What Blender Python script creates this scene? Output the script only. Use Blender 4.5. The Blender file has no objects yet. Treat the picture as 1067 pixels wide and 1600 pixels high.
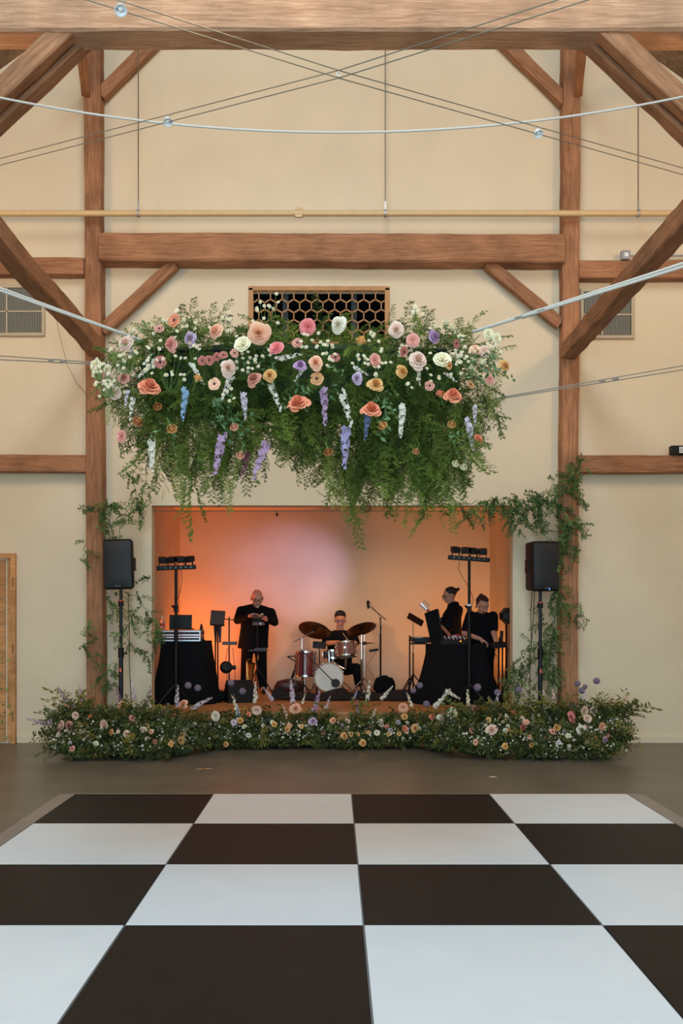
import bpy, bmesh, math, random
import numpy as np
from mathutils import Vector, Matrix, Euler

random.seed(7)
RNG = np.random.default_rng(7)
SC = bpy.context.scene
COL = SC.collection
F, CX, CY, EYE = 1530.0, 523.0, 961.0, 1.6


def P(px, py, d):
    """world point whose picture position is (px, py) when it stands d metres in front of the camera"""
    return Vector(((px - CX) * d / F, d, EYE - (py - CY) * d / F))


def lin(r, g, b):
    f = lambda c: (c / 255 / 12.92) if c / 255 <= 0.04045 else ((c / 255 + 0.055) / 1.055) ** 2.4
    return (f(r), f(g), f(b), 1.0)


# ------------------------------------------------------------------ camera, light, exposure
cam_d = bpy.data.cameras.new('camera')
cam = bpy.data.objects.new('camera', cam_d)
COL.objects.link(cam)
cam.location = (0, 0, EYE)
cam.rotation_euler = (math.pi / 2, 0, 0)
cam_d.sensor_fit = 'VERTICAL'
cam_d.sensor_height = 36.0
cam_d.lens = F / 1600 * 36.0
cam_d.shift_x = 10.5 / 1600
cam_d.shift_y = 161.0 / 1600
cam_d.clip_end = 200
SC.camera = cam

world = bpy.data.worlds.new('world')
SC.world = world
world.use_nodes = True
wb = world.node_tree.nodes['Background']
wb.inputs[0].default_value = (0.62, 0.83, 1.0, 1)
wb.inputs[1].default_value = 1.0


def area(name, loc, target, sx, sy, power, color):
    l = bpy.data.lights.new(name, 'AREA')
    l.shape = 'RECTANGLE'
    l.size, l.size_y, l.energy, l.color = sx, sy, power, color
    o = bpy.data.objects.new(name, l)
    COL.objects.link(o)
    o.location = loc
    o.rotation_euler = (Vector(target) - Vector(loc)).to_track_quat('-Z', 'Y').to_euler()
    return o


# daylight through the tall barn doors behind the photographer, and an added warm light for the upper wall
area('daylight_barn_doors', (-0.8, -4.4, 2.6), (0.2, 12, 1.6), 8.0, 4.6, 740, (0.56, 0.82, 1.0))
area('added_high_warm_light', (0.4, -4.4, 7.4), (0.0, 12, 5.2), 7.0, 4.0, 110, (1.0, 0.84, 0.60))
area('added_overhead_light', (0.0, 3.6, 10.3), (0.0, 8.0, 0), 2.2, 9.0, 900, (0.63, 0.84, 1.0))  # added cool top light hanging under the closed roof ridge


def lamp(name, loc, power, color):
    l = bpy.data.lights.new(name, 'POINT')
    l.energy, l.color, l.shadow_soft_size = power, color, 0.25
    o = bpy.data.objects.new(name, l)
    COL.objects.link(o)
    o.location = loc


# warm lamps hanging in the roof trusses above and beside the view
lamp('truss_lamp', (-3.95, 8.9, 5.75), 120, (1.0, 0.60, 0.27))
lamp('truss_lamp', (3.95, 8.9, 5.75), 120, (1.0, 0.60, 0.27))
lamp('truss_lamp', (0.0, 7.0, 8.4), 150, (1.0, 0.60, 0.26))

SC.view_settings.view_transform = 'Standard'
SC.view_settings.look = 'None'
SC.view_settings.gamma = 1
SC.view_settings.use_curve_mapping = False
SC.view_settings.exposure = -0.05

# ------------------------------------------------------------------ materials
MATS = {}


def mat(name, rgb, rough=0.6, metal=0.0, var=0.0, scale=6.0, bump=0.0, bscale=60.0, attr=None, trans=0.0, emit=None, estr=0.0, spec=0.5, coat=0.0, stretch=None, rand=0.0, alpha_glass=False):
    if name in MATS:
        return MATS[name]
    m = bpy.data.materials.new(name)
    m.use_nodes = True
    nt = m.node_tree
    N, L = nt.nodes, nt.links
    b = N['Principled BSDF']
    base = lin(*rgb)
    b.inputs['Base Color'].default_value = base
    b.inputs['Roughness'].default_value = rough
    b.inputs['Metallic'].default_value = metal
    b.inputs['Specular IOR Level'].default_value = spec
    b.inputs['Coat Weight'].default_value = coat
    if alpha_glass:
        b.inputs['Transmission Weight'].default_value = 0.9
        b.inputs['IOR'].default_value = 1.2
    if emit:
        b.inputs['Emission Color'].default_value = lin(*emit)
        b.inputs['Emission Strength'].default_value = estr
    src = None
    tc = N.new('ShaderNodeTexCoord')
    mp = N.new('ShaderNodeMapping')
    L.new(tc.outputs['Object'], mp.inputs['Vector'])
    if stretch:
        mp.inputs['Scale'].default_value = stretch
    if attr:
        a = N.new('ShaderNodeAttribute')
        a.attribute_name = attr
        src = a.outputs['Color']
    if var > 0:
        nz = N.new('ShaderNodeTexNoise')
        nz.inputs['Scale'].default_value = scale
        nz.inputs['Detail'].default_value = 6
        L.new(mp.outputs[0], nz.inputs['Vector'])
        rm = N.new('ShaderNodeMapRange')
        rm.inputs[1].default_value, rm.inputs[2].default_value = 0.25, 0.75
        rm.inputs[3].default_value, rm.inputs[4].default_value = 1 - var, 1 + var
        L.new(nz.outputs['Fac'], rm.inputs[0])
        mx = N.new('ShaderNodeMix')
        mx.data_type = 'RGBA'
        mx.blend_type = 'MULTIPLY'
        mx.inputs[0].default_value = 1
        mx.inputs[6].default_value = base
        if src:
            L.new(src, mx.inputs[6])
        L.new(rm.outputs[0], mx.inputs[7])
        src = mx.outputs[2]
    if rand > 0:
        oi = N.new('ShaderNodeObjectInfo')
        rm = N.new('ShaderNodeMapRange')
        rm.inputs[3].default_value, rm.inputs[4].default_value = 1 - rand, 1 + rand
        L.new(oi.outputs['Random'], rm.inputs[0])
        mx = N.new('ShaderNodeMix')
        mx.data_type = 'RGBA'
        mx.blend_type = 'MULTIPLY'
        mx.inputs[0].default_value = 1
        mx.inputs[6].default_value = base
        if src:
            L.new(src, mx.inputs[6])
        L.new(rm.outputs[0], mx.inputs[7])
        src = mx.outputs[2]
    if src:
        L.new(src, b.inputs['Base Color'])
    if bump > 0:
        nz = N.new('ShaderNodeTexNoise')
        nz.inputs['Scale'].default_value = bscale
        nz.inputs['Detail'].default_value = 5
        L.new(mp.outputs[0], nz.inputs['Vector'])
        bp = N.new('ShaderNodeBump')
        bp.inputs['Strength'].default_value = bump
        bp.inputs['Distance'].default_value = 0.02
        L.new(nz.outputs['Fac'], bp.inputs['Height'])
        L.new(bp.outputs[0], b.inputs['Normal'])
    if trans > 0:
        t = N.new('ShaderNodeBsdfTranslucent')
        t.inputs['Color'].default_value = base
        if src:
            L.new(src, t.inputs['Color'])
        ms = N.new('ShaderNodeMixShader')
        ms.inputs[0].default_value = trans
        L.new(b.outputs[0], ms.inputs[1])
        L.new(t.outputs[0], ms.inputs[2])
        L.new(ms.outputs[0], N['Material Output'].inputs['Surface'])
    MATS[name] = m
    return m


def wood_mat(name, dark, light, rough=0.75, grain=14.0, rand=0.12, bump=0.35, axis=0):
    m = bpy.data.materials.new(name)
    m.use_nodes = True
    nt = m.node_tree
    N, L = nt.nodes, nt.links
    b = N['Principled BSDF']
    b.inputs['Roughness'].default_value = rough
    b.inputs['Specular IOR Level'].default_value = 0.25
    tc = N.new('ShaderNodeTexCoord')
    oi = N.new('ShaderNodeObjectInfo')
    add = N.new('ShaderNodeVectorMath')
    add.operation = 'MULTIPLY_ADD'
    add.inputs[1].default_value = (1, 1, 1)
    cb = N.new('ShaderNodeCombineXYZ')
    mul = N.new('ShaderNodeMath')
    mul.operation = 'MULTIPLY'
    mul.inputs[1].default_value = 37.0
    L.new(oi.outputs['Random'], mul.inputs[0])
    for i in range(3):
        L.new(mul.outputs[0], cb.inputs[i])
    L.new(tc.outputs['Object'], add.inputs[0])
    L.new(cb.outputs[0], add.inputs[2])
    mp = N.new('ShaderNodeMapping')
    s = [1, 1, 1]
    s[axis] = 0.07
    mp.inputs['Scale'].default_value = s
    L.new(add.outputs[0], mp.inputs['Vector'])
    n1 = N.new('ShaderNodeTexNoise')
    n1.inputs['Scale'].default_value = grain
    n1.inputs['Detail'].default_value = 9
    n1.inputs['Roughness'].default_value = 0.65
    n1.inputs['Distortion'].default_value = 0.6
    L.new(mp.outputs[0], n1.inputs['Vector'])
    n2 = N.new('ShaderNodeTexNoise')
    n2.inputs['Scale'].default_value = 2.2
    n2.inputs['Detail'].default_value = 4
    L.new(add.outputs[0], n2.inputs['Vector'])
    cr = N.new('ShaderNodeValToRGB')
    cr.color_ramp.elements[0].position, cr.color_ramp.elements[1].position = 0.26, 0.70
    cr.color_ramp.elements[0].color, cr.color_ramp.elements[1].color = lin(*dark), lin(*light)
    L.new(n1.outputs['Fac'], cr.inputs[0])
    rm = N.new('ShaderNodeMapRange')
    rm.inputs[1].default_value, rm.inputs[2].default_value = 0.3, 0.7
    rm.inputs[3].default_value, rm.inputs[4].default_value = 0.72, 1.2
    L.new(n2.outputs['Fac'], rm.inputs[0])
    rr = N.new('ShaderNodeMapRange')
    rr.inputs[3].default_value, rr.inputs[4].default_value = 1 - rand, 1 + rand
    L.new(oi.outputs['Random'], rr.inputs[0])
    mm = N.new('ShaderNodeMath')
    mm.operation = 'MULTIPLY'
    L.new(rm.outputs[0], mm.inputs[0])
    L.new(rr.outputs[0], mm.inputs[1])
    mx = N.new('ShaderNodeMix')
    mx.data_type = 'RGBA'
    mx.blend_type = 'MULTIPLY'
    mx.inputs[0].default_value = 1
    L.new(cr.outputs[0], mx.inputs[6])
    L.new(mm.outputs[0], mx.inputs[7])
    L.new(mx.outputs[2], b.inputs['Base Color'])
    bp = N.new('ShaderNodeBump')
    bp.inputs['Strength'].default_value = bump
    bp.inputs['Distance'].default_value = 0.02
    L.new(n1.outputs['Fac'], bp.inputs['Height'])
    L.new(bp.outputs[0], b.inputs['Normal'])
    return m


TIMBER = wood_mat('reclaimed_timber', (122, 81, 54), (184, 131, 95), grain=42, bump=0.6)
DOORWOOD = wood_mat('door_wood', (172, 116, 68), (214, 160, 106), grain=9, rand=0.1, bump=0.1)
DECKWOOD = wood_mat('deck_wood', (150, 96, 52), (196, 138, 84), grain=9, rough=0.5, rand=0.05, bump=0.05)
ROOFWOOD = wood_mat('roof_wood', (104, 80, 60), (150, 122, 96), rand=0.05)
LATTICE = mat('lattice_wood', (186, 136, 88), 0.7, var=0.15, scale=12)
STUCCO = mat('cream_stucco', (224, 206, 176), 0.9, var=0.05, scale=1.3, bump=0.25, bscale=90, spec=0.2)
ALCOVE = mat('alcove_plaster', (226, 205, 172), 0.9, var=0.04, scale=2, bump=0.15, bscale=90, spec=0.2)
CONCRETE = mat('brown_concrete', (105, 96, 82), 0.36, var=0.2, scale=1.6, bump=0.04, bscale=40, spec=0.35)
BLACK = mat('black_plastic', (12, 12, 14), 0.55, var=0.1, scale=20, spec=0.3)
BLACKM = mat('black_metal', (9, 9, 11), 0.45, spec=0.3)
CLOTH = mat('black_cloth', (14, 14, 16), 0.95, var=0.2, scale=9, spec=0.15)
SUIT = mat('black_suit', (15, 15, 18), 0.9, var=0.15, scale=14, spec=0.15)
CHROME = mat('chrome', (215, 215, 215), 0.18, metal=1.0)
STEEL = mat('galvanised_steel', (176, 172, 166), 0.45, metal=0.6)
WHITE = mat('white_paint', (230, 230, 230), 0.5)
GREYPL = mat('grey_plastic', (150, 150, 150), 0.5)
DARK = mat('shade_black', (7, 7, 9), 0.9, spec=0.05)
TAN = mat('tan_painted_steel', (212, 180, 130), 0.5, var=0.06, scale=10)


# ------------------------------------------------------------------ mesh helpers
ORIGIN = {}


class MB:
    def __init__(self):
        self.v, self.f, self.m = [], [], []

    def add(self, vs, fs, mi=0):
        o = len(self.v)
        self.v.extend(Vector(p) for p in vs)
        for f in fs:
            self.f.append(tuple(i + o for i in f))
            self.m.append(mi)
        return self

    def box(self, c, s, rot=None, mi=0, bev=0.0):
        hx, hy, hz = s[0] / 2, s[1] / 2, s[2] / 2
        c = Vector(c)
        R = rot.to_matrix() if isinstance(rot, (Euler,)) else (rot if rot is not None else Matrix.Identity(3))
        b = min(bev, hx * 0.9, hy * 0.9, hz * 0.9)
        if b <= 0:
            vs = [c + R @ Vector((x, y, z)) for z in (-hz, hz) for y in (-hy, hy) for x in (-hx, hx)]
            self.add(vs, [(0, 2, 3, 1), (4, 5, 7, 6), (0, 1, 5, 4), (2, 6, 7, 3), (0, 4, 6, 2), (1, 3, 7, 5)], mi)
        else:
            bm = bmesh.new()
            bmesh.ops.create_cube(bm, size=1.0)
            for v in bm.verts:
                v.co = Vector((v.co.x * s[0], v.co.y * s[1], v.co.z * s[2]))
            bmesh.ops.bevel(bm, geom=list(bm.edges), offset=b, segments=2, profile=0.5, affect='EDGES')
            self.bm(bm, Matrix.Translation(c) @ R.to_4x4(), mi)
        return self

    def bm(self, bm, M=Matrix.Identity(4), mi=0):
        bm.verts.index_update()
        self.add([M @ v.co for v in bm.verts], [[v.index for v in f.verts] for f in bm.faces], mi)
        bm.free()
        return self

    def cyl(self, a, b, r0, r1=None, n=12, cap=True, mi=0):
        r1 = r0 if r1 is None else r1
        a, b = Vector(a), Vector(b)
        d = (b - a)
        if d.length < 1e-9:
            return self
        q = d.normalized().to_track_quat('Z', 'Y').to_matrix()
        vs = []
        for p, r in ((a, r0), (b, r1)):
            for i in range(n):
                t = 2 * math.pi * i / n
                vs.append(p + q @ Vector((math.cos(t) * r, math.sin(t) * r, 0)))
        fs = [(i, (i + 1) % n, n + (i + 1) % n, n + i) for i in range(n)]
        if cap:
            fs += [tuple(reversed(range(n))), tuple(range(n, 2 * n))]
        return self.add(vs, fs, mi)

    def tube(self, pts, r, n=8, mi=0):
        pts = [Vector(p) for p in pts]
        vs, fs = [], []
        prev = None
        for i, p in enumerate(pts):
            t = (pts[min(i + 1, len(pts) - 1)] - pts[max(i - 1, 0)]).normalized()
            if prev is None:
                u = t.orthogonal().normalized()
            else:
                u = (prev - t * prev.dot(t)).normalized()
            prev = u
            w = t.cross(u)
            rr = r[i] if isinstance(r, (list, tuple)) else r
            for k in range(n):
                a = 2 * math.pi * k / n
                vs.append(p + (u * math.cos(a) + w * math.sin(a)) * rr)
        for i in range(len(pts) - 1):
            for k in range(n):
                fs.append((i * n + k, i * n + (k + 1) % n, (i + 1) * n + (k + 1) % n, (i + 1) * n + k))
        fs += [tuple(reversed(range(n))), tuple(range((len(pts) - 1) * n, len(pts) * n))]
        return self.add(vs, fs, mi)

    def lathe(self, prof, M=Matrix.Identity(4), n=24, mi=0):
        vs, fs = [], []
        for (r, z) in prof:
            for k in range(n):
                a = 2 * math.pi * k / n
                vs.append(M @ Vector((r * math.cos(a), r * math.sin(a), z)))
        for i in range(len(prof) - 1):
            for k in range(n):
                fs.append((i * n + k, i * n + (k + 1) % n, (i + 1) * n + (k + 1) % n, (i + 1) * n + k))
        return self.add(vs, fs, mi)

    def ell(self, c, r, rot=None, mi=0, u=16, v=10):
        bm = bmesh.new()
        bmesh.ops.create_uvsphere(bm, u_segments=u, v_segments=v, radius=1)
        R = rot if rot is not None else Matrix.Identity(3)
        if not hasattr(r, '__len__'):
            r = (r, r, r)
        M = Matrix.Translation(Vector(c)) @ R.to_4x4() @ Matrix.Diagonal((r[0], r[1], r[2], 1))
        return self.bm(bm, M, mi)

    def build(self, name, m, parent=None, smooth=False):
        me = bpy.data.meshes.new(name)
        off = ORIGIN.get(parent.name, Vector()) if parent else Vector()
        me.from_pydata([tuple(p - off) for p in self.v], [], self.f)
        for x in (m if isinstance(m, (list, tuple)) else [m]):
            me.materials.append(x)
        if any(self.m):
            me.polygons.foreach_set('material_index', self.m)
        me.update()
        if smooth:
            me.polygons.foreach_set('use_smooth', [True] * len(me.polygons))
            if smooth != 'all':
                try:
                    me.set_sharp_from_angle(angle=math.radians(40))
                except Exception:
                    pass
        o = bpy.data.objects.new(name, me)
        COL.objects.link(o)
        if parent:
            o.parent = parent
            ORIGIN[o.name] = off
        else:
            ORIGIN[o.name] = Vector()
        return o


def tag(o, label=None, cat=None, group=None, kind=None):
    if label: o['label'] = label
    if cat: o['category'] = cat
    if group: o['group'] = group
    if kind: o['kind'] = kind
    return o


def thing(name, label, cat, loc=(0, 0, 0), group=None):
    o = bpy.data.objects.new(name, None)
    o.empty_display_size = 0.1
    COL.objects.link(o)
    o.location = loc
    ORIGIN[o.name] = Vector(loc)
    return tag(o, label, cat, group)


def np_mesh(name, V, T, m, parent=None, colors=None, kind=None):
    """triangles from numpy arrays as one mesh, optional colour for each vertex"""
    me = bpy.data.meshes.new(name)
    off = ORIGIN.get(parent.name, Vector()) if parent else Vector()
    V = np.asarray(V, dtype=np.float32) - np.array(off, dtype=np.float32)
    T = np.asarray(T, dtype=np.int32)
    me.vertices.add(len(V))
    me.vertices.foreach_set('co', V.ravel())
    me.loops.add(len(T) * 3)
    me.loops.foreach_set('vertex_index', T.ravel())
    me.polygons.add(len(T))
    me.polygons.foreach_set('loop_start', np.arange(0, len(T) * 3, 3, dtype=np.int32))
    me.update(calc_edges=True)
    me.validate()
    if colors is not None:
        a = me.color_attributes.new('tint', 'FLOAT_COLOR', 'POINT')
        c4 = np.ones((len(V), 4), dtype=np.float32)
        c4[:, :3] = colors
        a.data.foreach_set('color', c4.ravel())
    me.materials.append(m)
    o = bpy.data.objects.new(name, me)
    COL.objects.link(o)
    if parent:
        o.parent = parent
    if kind:
        o['kind'] = kind
    return o


def timber(name, a, b, w, h, label, cat, up=(0, 0, 1), m=TIMBER, seed=0, parent=None, rough=0.006, group=None):
    """hewn timber from a to b; w across, h along up; chamfered and slightly uneven"""
    a, b = Vector(a), Vector(b)
    X = (b - a).normalized()
    Z = Vector(up)
    Z = (Z - X * Z.dot(X)).normalized()
    Y = Z.cross(X)
    L = (b - a).length
    n = max(3, int(L / 0.18))
    rg = random.Random(seed + 11)
    ch = min(w, h) * 0.07
    prof = [(-w / 2, -h / 2 + ch), (-w / 2 + ch, -h / 2), (w / 2 - ch, -h / 2), (w / 2, -h / 2 + ch),
            (w / 2, h / 2 - ch), (w / 2 - ch, h / 2), (-w / 2 + ch, h / 2), (-w / 2, h / 2 - ch)]
    ph = [rg.uniform(0, 6.3) for _ in range(8)]
    vs, fs = [], []
    for i in range(n + 1):
        x = L * i / n
        for k, (y, z) in enumerate(prof):
            dy = rough * (math.sin(x * 2.1 + ph[k // 2]) * 0.6 + rg.uniform(-0.6, 0.6))
            dz = rough * (math.sin(x * 2.7 + ph[4 + k // 2]) * 0.6 + rg.uniform(-0.6, 0.6))
            vs.append((x, y + dy, z + dz))
    for i in range(n):
        for k in range(8):
            fs.append((i * 8 + k, i * 8 + (k + 1) % 8, (i + 1) * 8 + (k + 1) % 8, (i + 1) * 8 + k))
    fs += [tuple(range(8)), tuple(reversed(range(n * 8, n * 8 + 8)))]
    me = bpy.data.meshes.new(name)
    me.from_pydata(vs, [], [tuple(reversed(f)) for f in fs])
    me.materials.append(m)
    o = bpy.data.objects.new(name, me)
    COL.objects.link(o)
    M = Matrix((X, Y, Z)).transposed().to_4x4()
    M.translation = a
    if parent:
        o.parent = parent
        M.translation = a - ORIGIN[parent.name]
    o.matrix_local = M
    if label:
        tag(o, label, cat, group)
    return o


def pegs(o, world_pts, r=0.016, m=None, out=(0, -1, 0)):
    """dark peg ends let into a timber, as parts of it"""
    inv = o.matrix_world.inverted() if o.parent is None else (o.matrix_local.inverted())
    inv = o.matrix_local.inverted()
    for p in world_pts:
        b = MB()
        p = Vector(p)
        b.cyl(p - Vector(out) * 0.02, p + Vector(out) * 0.006, r, r, 8)
        b.v = [inv @ v for v in b.v]
        me = bpy.data.meshes.new('peg')
        me.from_pydata([tuple(v) for v in b.v], [], b.f)
        me.materials.append(m or PEG)
        c = bpy.data.objects.new('peg', me)
        COL.objects.link(c)
        c.parent = o


PEG = mat('peg_dark', (46, 28, 20), 0.8)

# ------------------------------------------------------------------ the room
WD = 12.24            # front of the end wall
XO0, XO1, ZO = -2.288, 2.224, 2.97   # stage opening
ZDECK = 0.42
WT = 0.2
XI0, XI1, DB, ZI = -2.47, 2.47, 15.6, 3.25


def struct(o):
    o['kind'] = 'structure'
    return o


b = MB(); b.box((0, 4.5, -0.1), (14, 22, 0.2)); struct(b.build('floor', CONCRETE))
hexx0, hexx1, hexz0, hexz1 = P(391, 0, WD).x, P(606, 0, WD).x, P(0, 540, WD).z, P(0, 451, WD).z


def wall_holes(name, x0, x1, z0, z1, holes, yf, yb, m):
    xs = sorted({x0, x1, *[h[0] for h in holes], *[h[1] for h in holes]})
    zs = sorted({z0, z1, *[h[2] for h in holes], *[h[3] for h in holes]})
    b = MB()
    for i in range(len(xs) - 1):
        for j in range(len(zs) - 1):
            cx, cz = (xs[i] + xs[i + 1]) / 2, (zs[j] + zs[j + 1]) / 2
            if any(h[0] < cx < h[1] and h[2] < cz < h[3] for h in holes):
                continue
            for y, fl in ((yf, False), (yb, True)):
                q = [(xs[i], y, zs[j]), (xs[i + 1], y, zs[j]), (xs[i + 1], y, zs[j + 1]), (xs[i], y, zs[j + 1])]
                b.add(q, [(3, 2, 1, 0) if fl else (0, 1, 2, 3)])
    for (a0, a1, c0, c1) in holes:
        b.add([(a0, yf, c0), (a0, yb, c0), (a0, yb, c1), (a0, yf, c1)], [(3, 2, 1, 0)])
        b.add([(a1, yf, c0), (a1, yb, c0), (a1, yb, c1), (a1, yf, c1)], [(0, 1, 2, 3)])
        b.add([(a0, yf, c1), (a1, yf, c1), (a1, yb, c1), (a0, yb, c1)], [(0, 1, 2, 3)])
        b.add([(a0, yf, c0), (a1, yf, c0), (a1, yb, c0), (a0, yb, c0)], [(3, 2, 1, 0)])
    return struct(b.build(name, m))


wall_holes('wall_back', -7, 7, 0, 11.5, [(XO0, XO1, 0.0, ZO), (hexx0, hexx1, hexz0, hexz1)], WD, WD + WT, STUCCO)
for s, nm in ((-1, 'wall_left'), (1, 'wall_right')):
    b = MB(); b.box((s * 7.05, 4.0, 3.2), (0.1, 17.0, 6.4)); struct(b.build(nm, STUCCO))
b = MB()
for s in (-1, 1):
    b.add([(s * 7.3, -4.5, 6.2), (s * 7.3, WD, 6.2), (0, WD, 11.4), (0, -4.5, 11.4)], [(0, 1, 2, 3)])
    b.add([(s * 7.3, -4.5, 6.35), (s * 7.3, WD, 6.35), (0, WD, 11.55), (0, -4.5, 11.55)], [(0, 1, 2, 3)])
struct(b.build('ceiling', ROOFWOOD))
# alcove behind the stage opening
yb = WD + WT
def quadwall(name, q, m):
    b = MB(); b.add(q, [(0, 1, 2, 3)])
    n = (Vector(q[1]) - Vector(q[0])).cross(Vector(q[3]) - Vector(q[0])).normalized() * 0.06
    b.add([Vector(p) - n for p in q], [(3, 2, 1, 0)])
    return struct(b.build(name, m))
quadwall('wall_alcove_rear', [(XI0, DB, 0), (XI1, DB, 0), (XI1, DB, ZI), (XI0, DB, ZI)], ALCOVE)
quadwall('wall_alcove_left', [(XI0, yb, 0), (XI0, DB, 0), (XI0, DB, ZI), (XI0, yb, ZI)], ALCOVE)
quadwall('wall_alcove_right', [(XI1, DB, 0), (XI1, yb, 0), (XI1, yb, ZI), (XI1, DB, ZI)], ALCOVE)
quadwall('ceiling_alcove', [(XI0, DB, ZI), (XI1, DB, ZI), (XI1, yb, ZI), (XI0, yb, ZI)], ALCOVE)
# stage deck: planks and fascia boards
st = tag(bpy.data.objects.new('stage', None), 'low wooden stage deck filling the alcove behind the floor flowers', 'stage')
COL.objects.link(st); ORIGIN['stage'] = Vector()
y0 = 11.93
nb = 14
for i in range(nb):
    ya = y0 + (DB - 0.01 - y0) * i / nb
    yc = y0 + (DB - 0.01 - y0) * (i + 1) / nb
    xa, xb = (XO0 + 0.02, XO1 - 0.02) if yc < yb + 0.3 else (XI0 + 0.005, XI1 - 0.005)
    bb = MB(); bb.box(((xa + xb) / 2, (ya + yc) / 2, ZDECK - 0.02), (xb - xa, yc - ya - 0.006, 0.04), bev=0.003)
    bb.build('deck_plank', DECKWOOD, st)
for k, (z0_, z1_) in enumerate(((0.19, 0.378), (0.0, 0.184))):
    bb = MB(); bb.box((0, y0 + 0.03 + 0.01 * k, (z0_ + z1_) / 2), (XO1 - XO0 - 0.08, 0.03, z1_ - z0_), bev=0.003)
    bb.build('fascia_board', DECKWOOD, st)
# black side platforms the loudspeaker poles stand on
for s, (xa, xb), lab in ((-1, (P(166, 0, 11.7).x, XO0 - 0.02), 'low black platform left of the stage under the loudspeaker pole'),
                         (1, (XO1 + 0.02, P(893, 0, 11.7).x), 'low black platform right of the stage under the loudspeaker pole')):
    t = thing('speaker_platform', lab, 'platform', ((xa + xb) / 2, 11.97, 0), 'speaker platforms')
    bb = MB(); bb.box(((xa + xb) / 2, 11.84, 0.455), (xb - xa, 0.30, 0.05), bev=0.006); bb.build('platform_top', mat('platform_grey', (52, 52, 54), 0.7), t)
    bb = MB(); bb.box(((xa + xb) / 2, 11.85, 0.215), (xb - xa - 0.02, 0.26, 0.43)); bb.build('skirt', CLOTH, t)

# baseboards
for nm, xa, xb in (('baseboard_right', 3.0, 7.0), ('baseboard_left', -3.97, -3.06)):
    b = MB(); b.box(((xa + xb) / 2, WD - 0.012, 0.045), (xb - xa, 0.024, 0.09), bev=0.006); struct(b.build(nm, STUCCO))

# ------------------------------------------------------------------ timber frame
PD = 12.0
def pw(px, py): return P(px, py, PD)
lp0, lp1 = -3.035, -2.84
rp0, rp1 = 2.775, 2.975
LPX, RPX = (lp0 + lp1) / 2, (rp0 + rp1) / 2
postL = timber('timber_post', (LPX, 12.115, 0), (LPX - 0.045, 12.115, 9.15), 0.225, 0.2, 'tall brown timber post against the wall left of the stage', 'post', up=(1, 0, 0), seed=1, group='wall posts')
postR = timber('timber_post', (RPX, 12.115, 0), (RPX + 0.04, 12.115, 9.15), 0.225, 0.205, 'tall brown timber post against the wall right of the stage', 'post', up=(1, 0, 0), seed=2, group='wall posts')
pegs(postL, [pw(x, y) for x, y in ((141, 398), (152, 470), (147, 232), (147, 160), (150, 372))])
pegs(postR, [pw(x, y) for x, y in ((888, 398), (884, 366), (890, 386), (887, 268), (894, 252), (884, 555), (886, 575), (889, 909), (892, 146))])
pL = MB(); c = pw(145, 934); pL.box((c.x, 12.0, c.z), (0.05, 0.05, 0.2)); o = pL.build('mortise', PEG); o.parent = postL; o.matrix_parent_inverse = postL.matrix_local.inverted()
zb = lambda y, d=11.94: P(0, y, d).z
beam = timber('tie_beam', (P(154, 0, 11.94).x, 12.09, (zb(362) + zb(406)) / 2), (P(883, 0, 11.94).x, 12.09, (zb(366) + zb(408)) / 2), 0.29, zb(362) - zb(406), 'heavy horizontal timber beam on the wall above the honeycomb vent', 'beam', seed=3)
pegs(beam, [P(x, y, 11.94) for x, y in ((261, 402), (313, 401), (722, 402), (773, 402))])
bb = MB(); c = P(718, 412, 11.93); bb.box((c.x, 11.95, c.z), (0.17, 0.03, 0.09)); o = bb.build('notch_patch', TIMBER); o.parent = beam; o.matrix_parent_inverse = beam.matrix_local.inverted()
def girt(pa, pb, ya, yb_, label, seed, d=12.06):
    za, zc = P(0, ya, d).z, P(0, yb_, d).z
    return timber('wall_girt', (P(pa, 0, d).x, d + 0.085, (za + zc) / 2), (P(pb, 0, d).x, d + 0.085, (za + zc) / 2), 0.17, za - zc, label, 'beam', seed=seed, group='wall girts')
girt(-120, 131, 402, 428, 'upper left wall girt timber crossing above the grey vent', 4)
girt(905, 1190, 406, 434, 'upper right wall girt timber with the electrical box on it', 5)
girt(-120, 136, 710, 737, 'lower left wall girt timber above the wooden door', 6)
girt(902, 1190, 711, 738, 'lower right wall girt timber with the small black box on it', 7)
def wbrace(a, c, label, seed, w=0.14):
    return timber('wall_brace', P(a[0], a[1], 12.12), P(c[0], c[1], 12.12), 0.12, w, label, 'brace', up=(1, 0, 0.5), seed=seed, group='wall braces')
wbrace((160, 517), (273, 413), 'diagonal wall brace left of the honeycomb vent', 8)
wbrace((875, 507), (762, 413), 'diagonal wall brace right of the honeycomb vent', 9)
wbrace((157, 150), (252, 55), 'upper left diagonal wall brace below the top tie beam', 10, 0.15)
wbrace((882, 160), (776, 55), 'upper right diagonal wall brace below the top tie beam', 11, 0.15)
# plates running from the wall posts towards the camera at mid height
longL = timber('long_beam', (-2.92, 12.0, 4.87), (-2.92, 7.8, 4.87), 0.18, 0.20, 'long dark beam running from the left wall post towards the viewer', 'beam', seed=12, rough=0.012)
longR = timber('long_beam', (2.86, 12.0, 4.83), (2.86, 7.8, 4.83), 0.18, 0.20, 'long dark beam running from the right wall post towards the viewer', 'beam', seed=13, rough=0.012)
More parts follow.
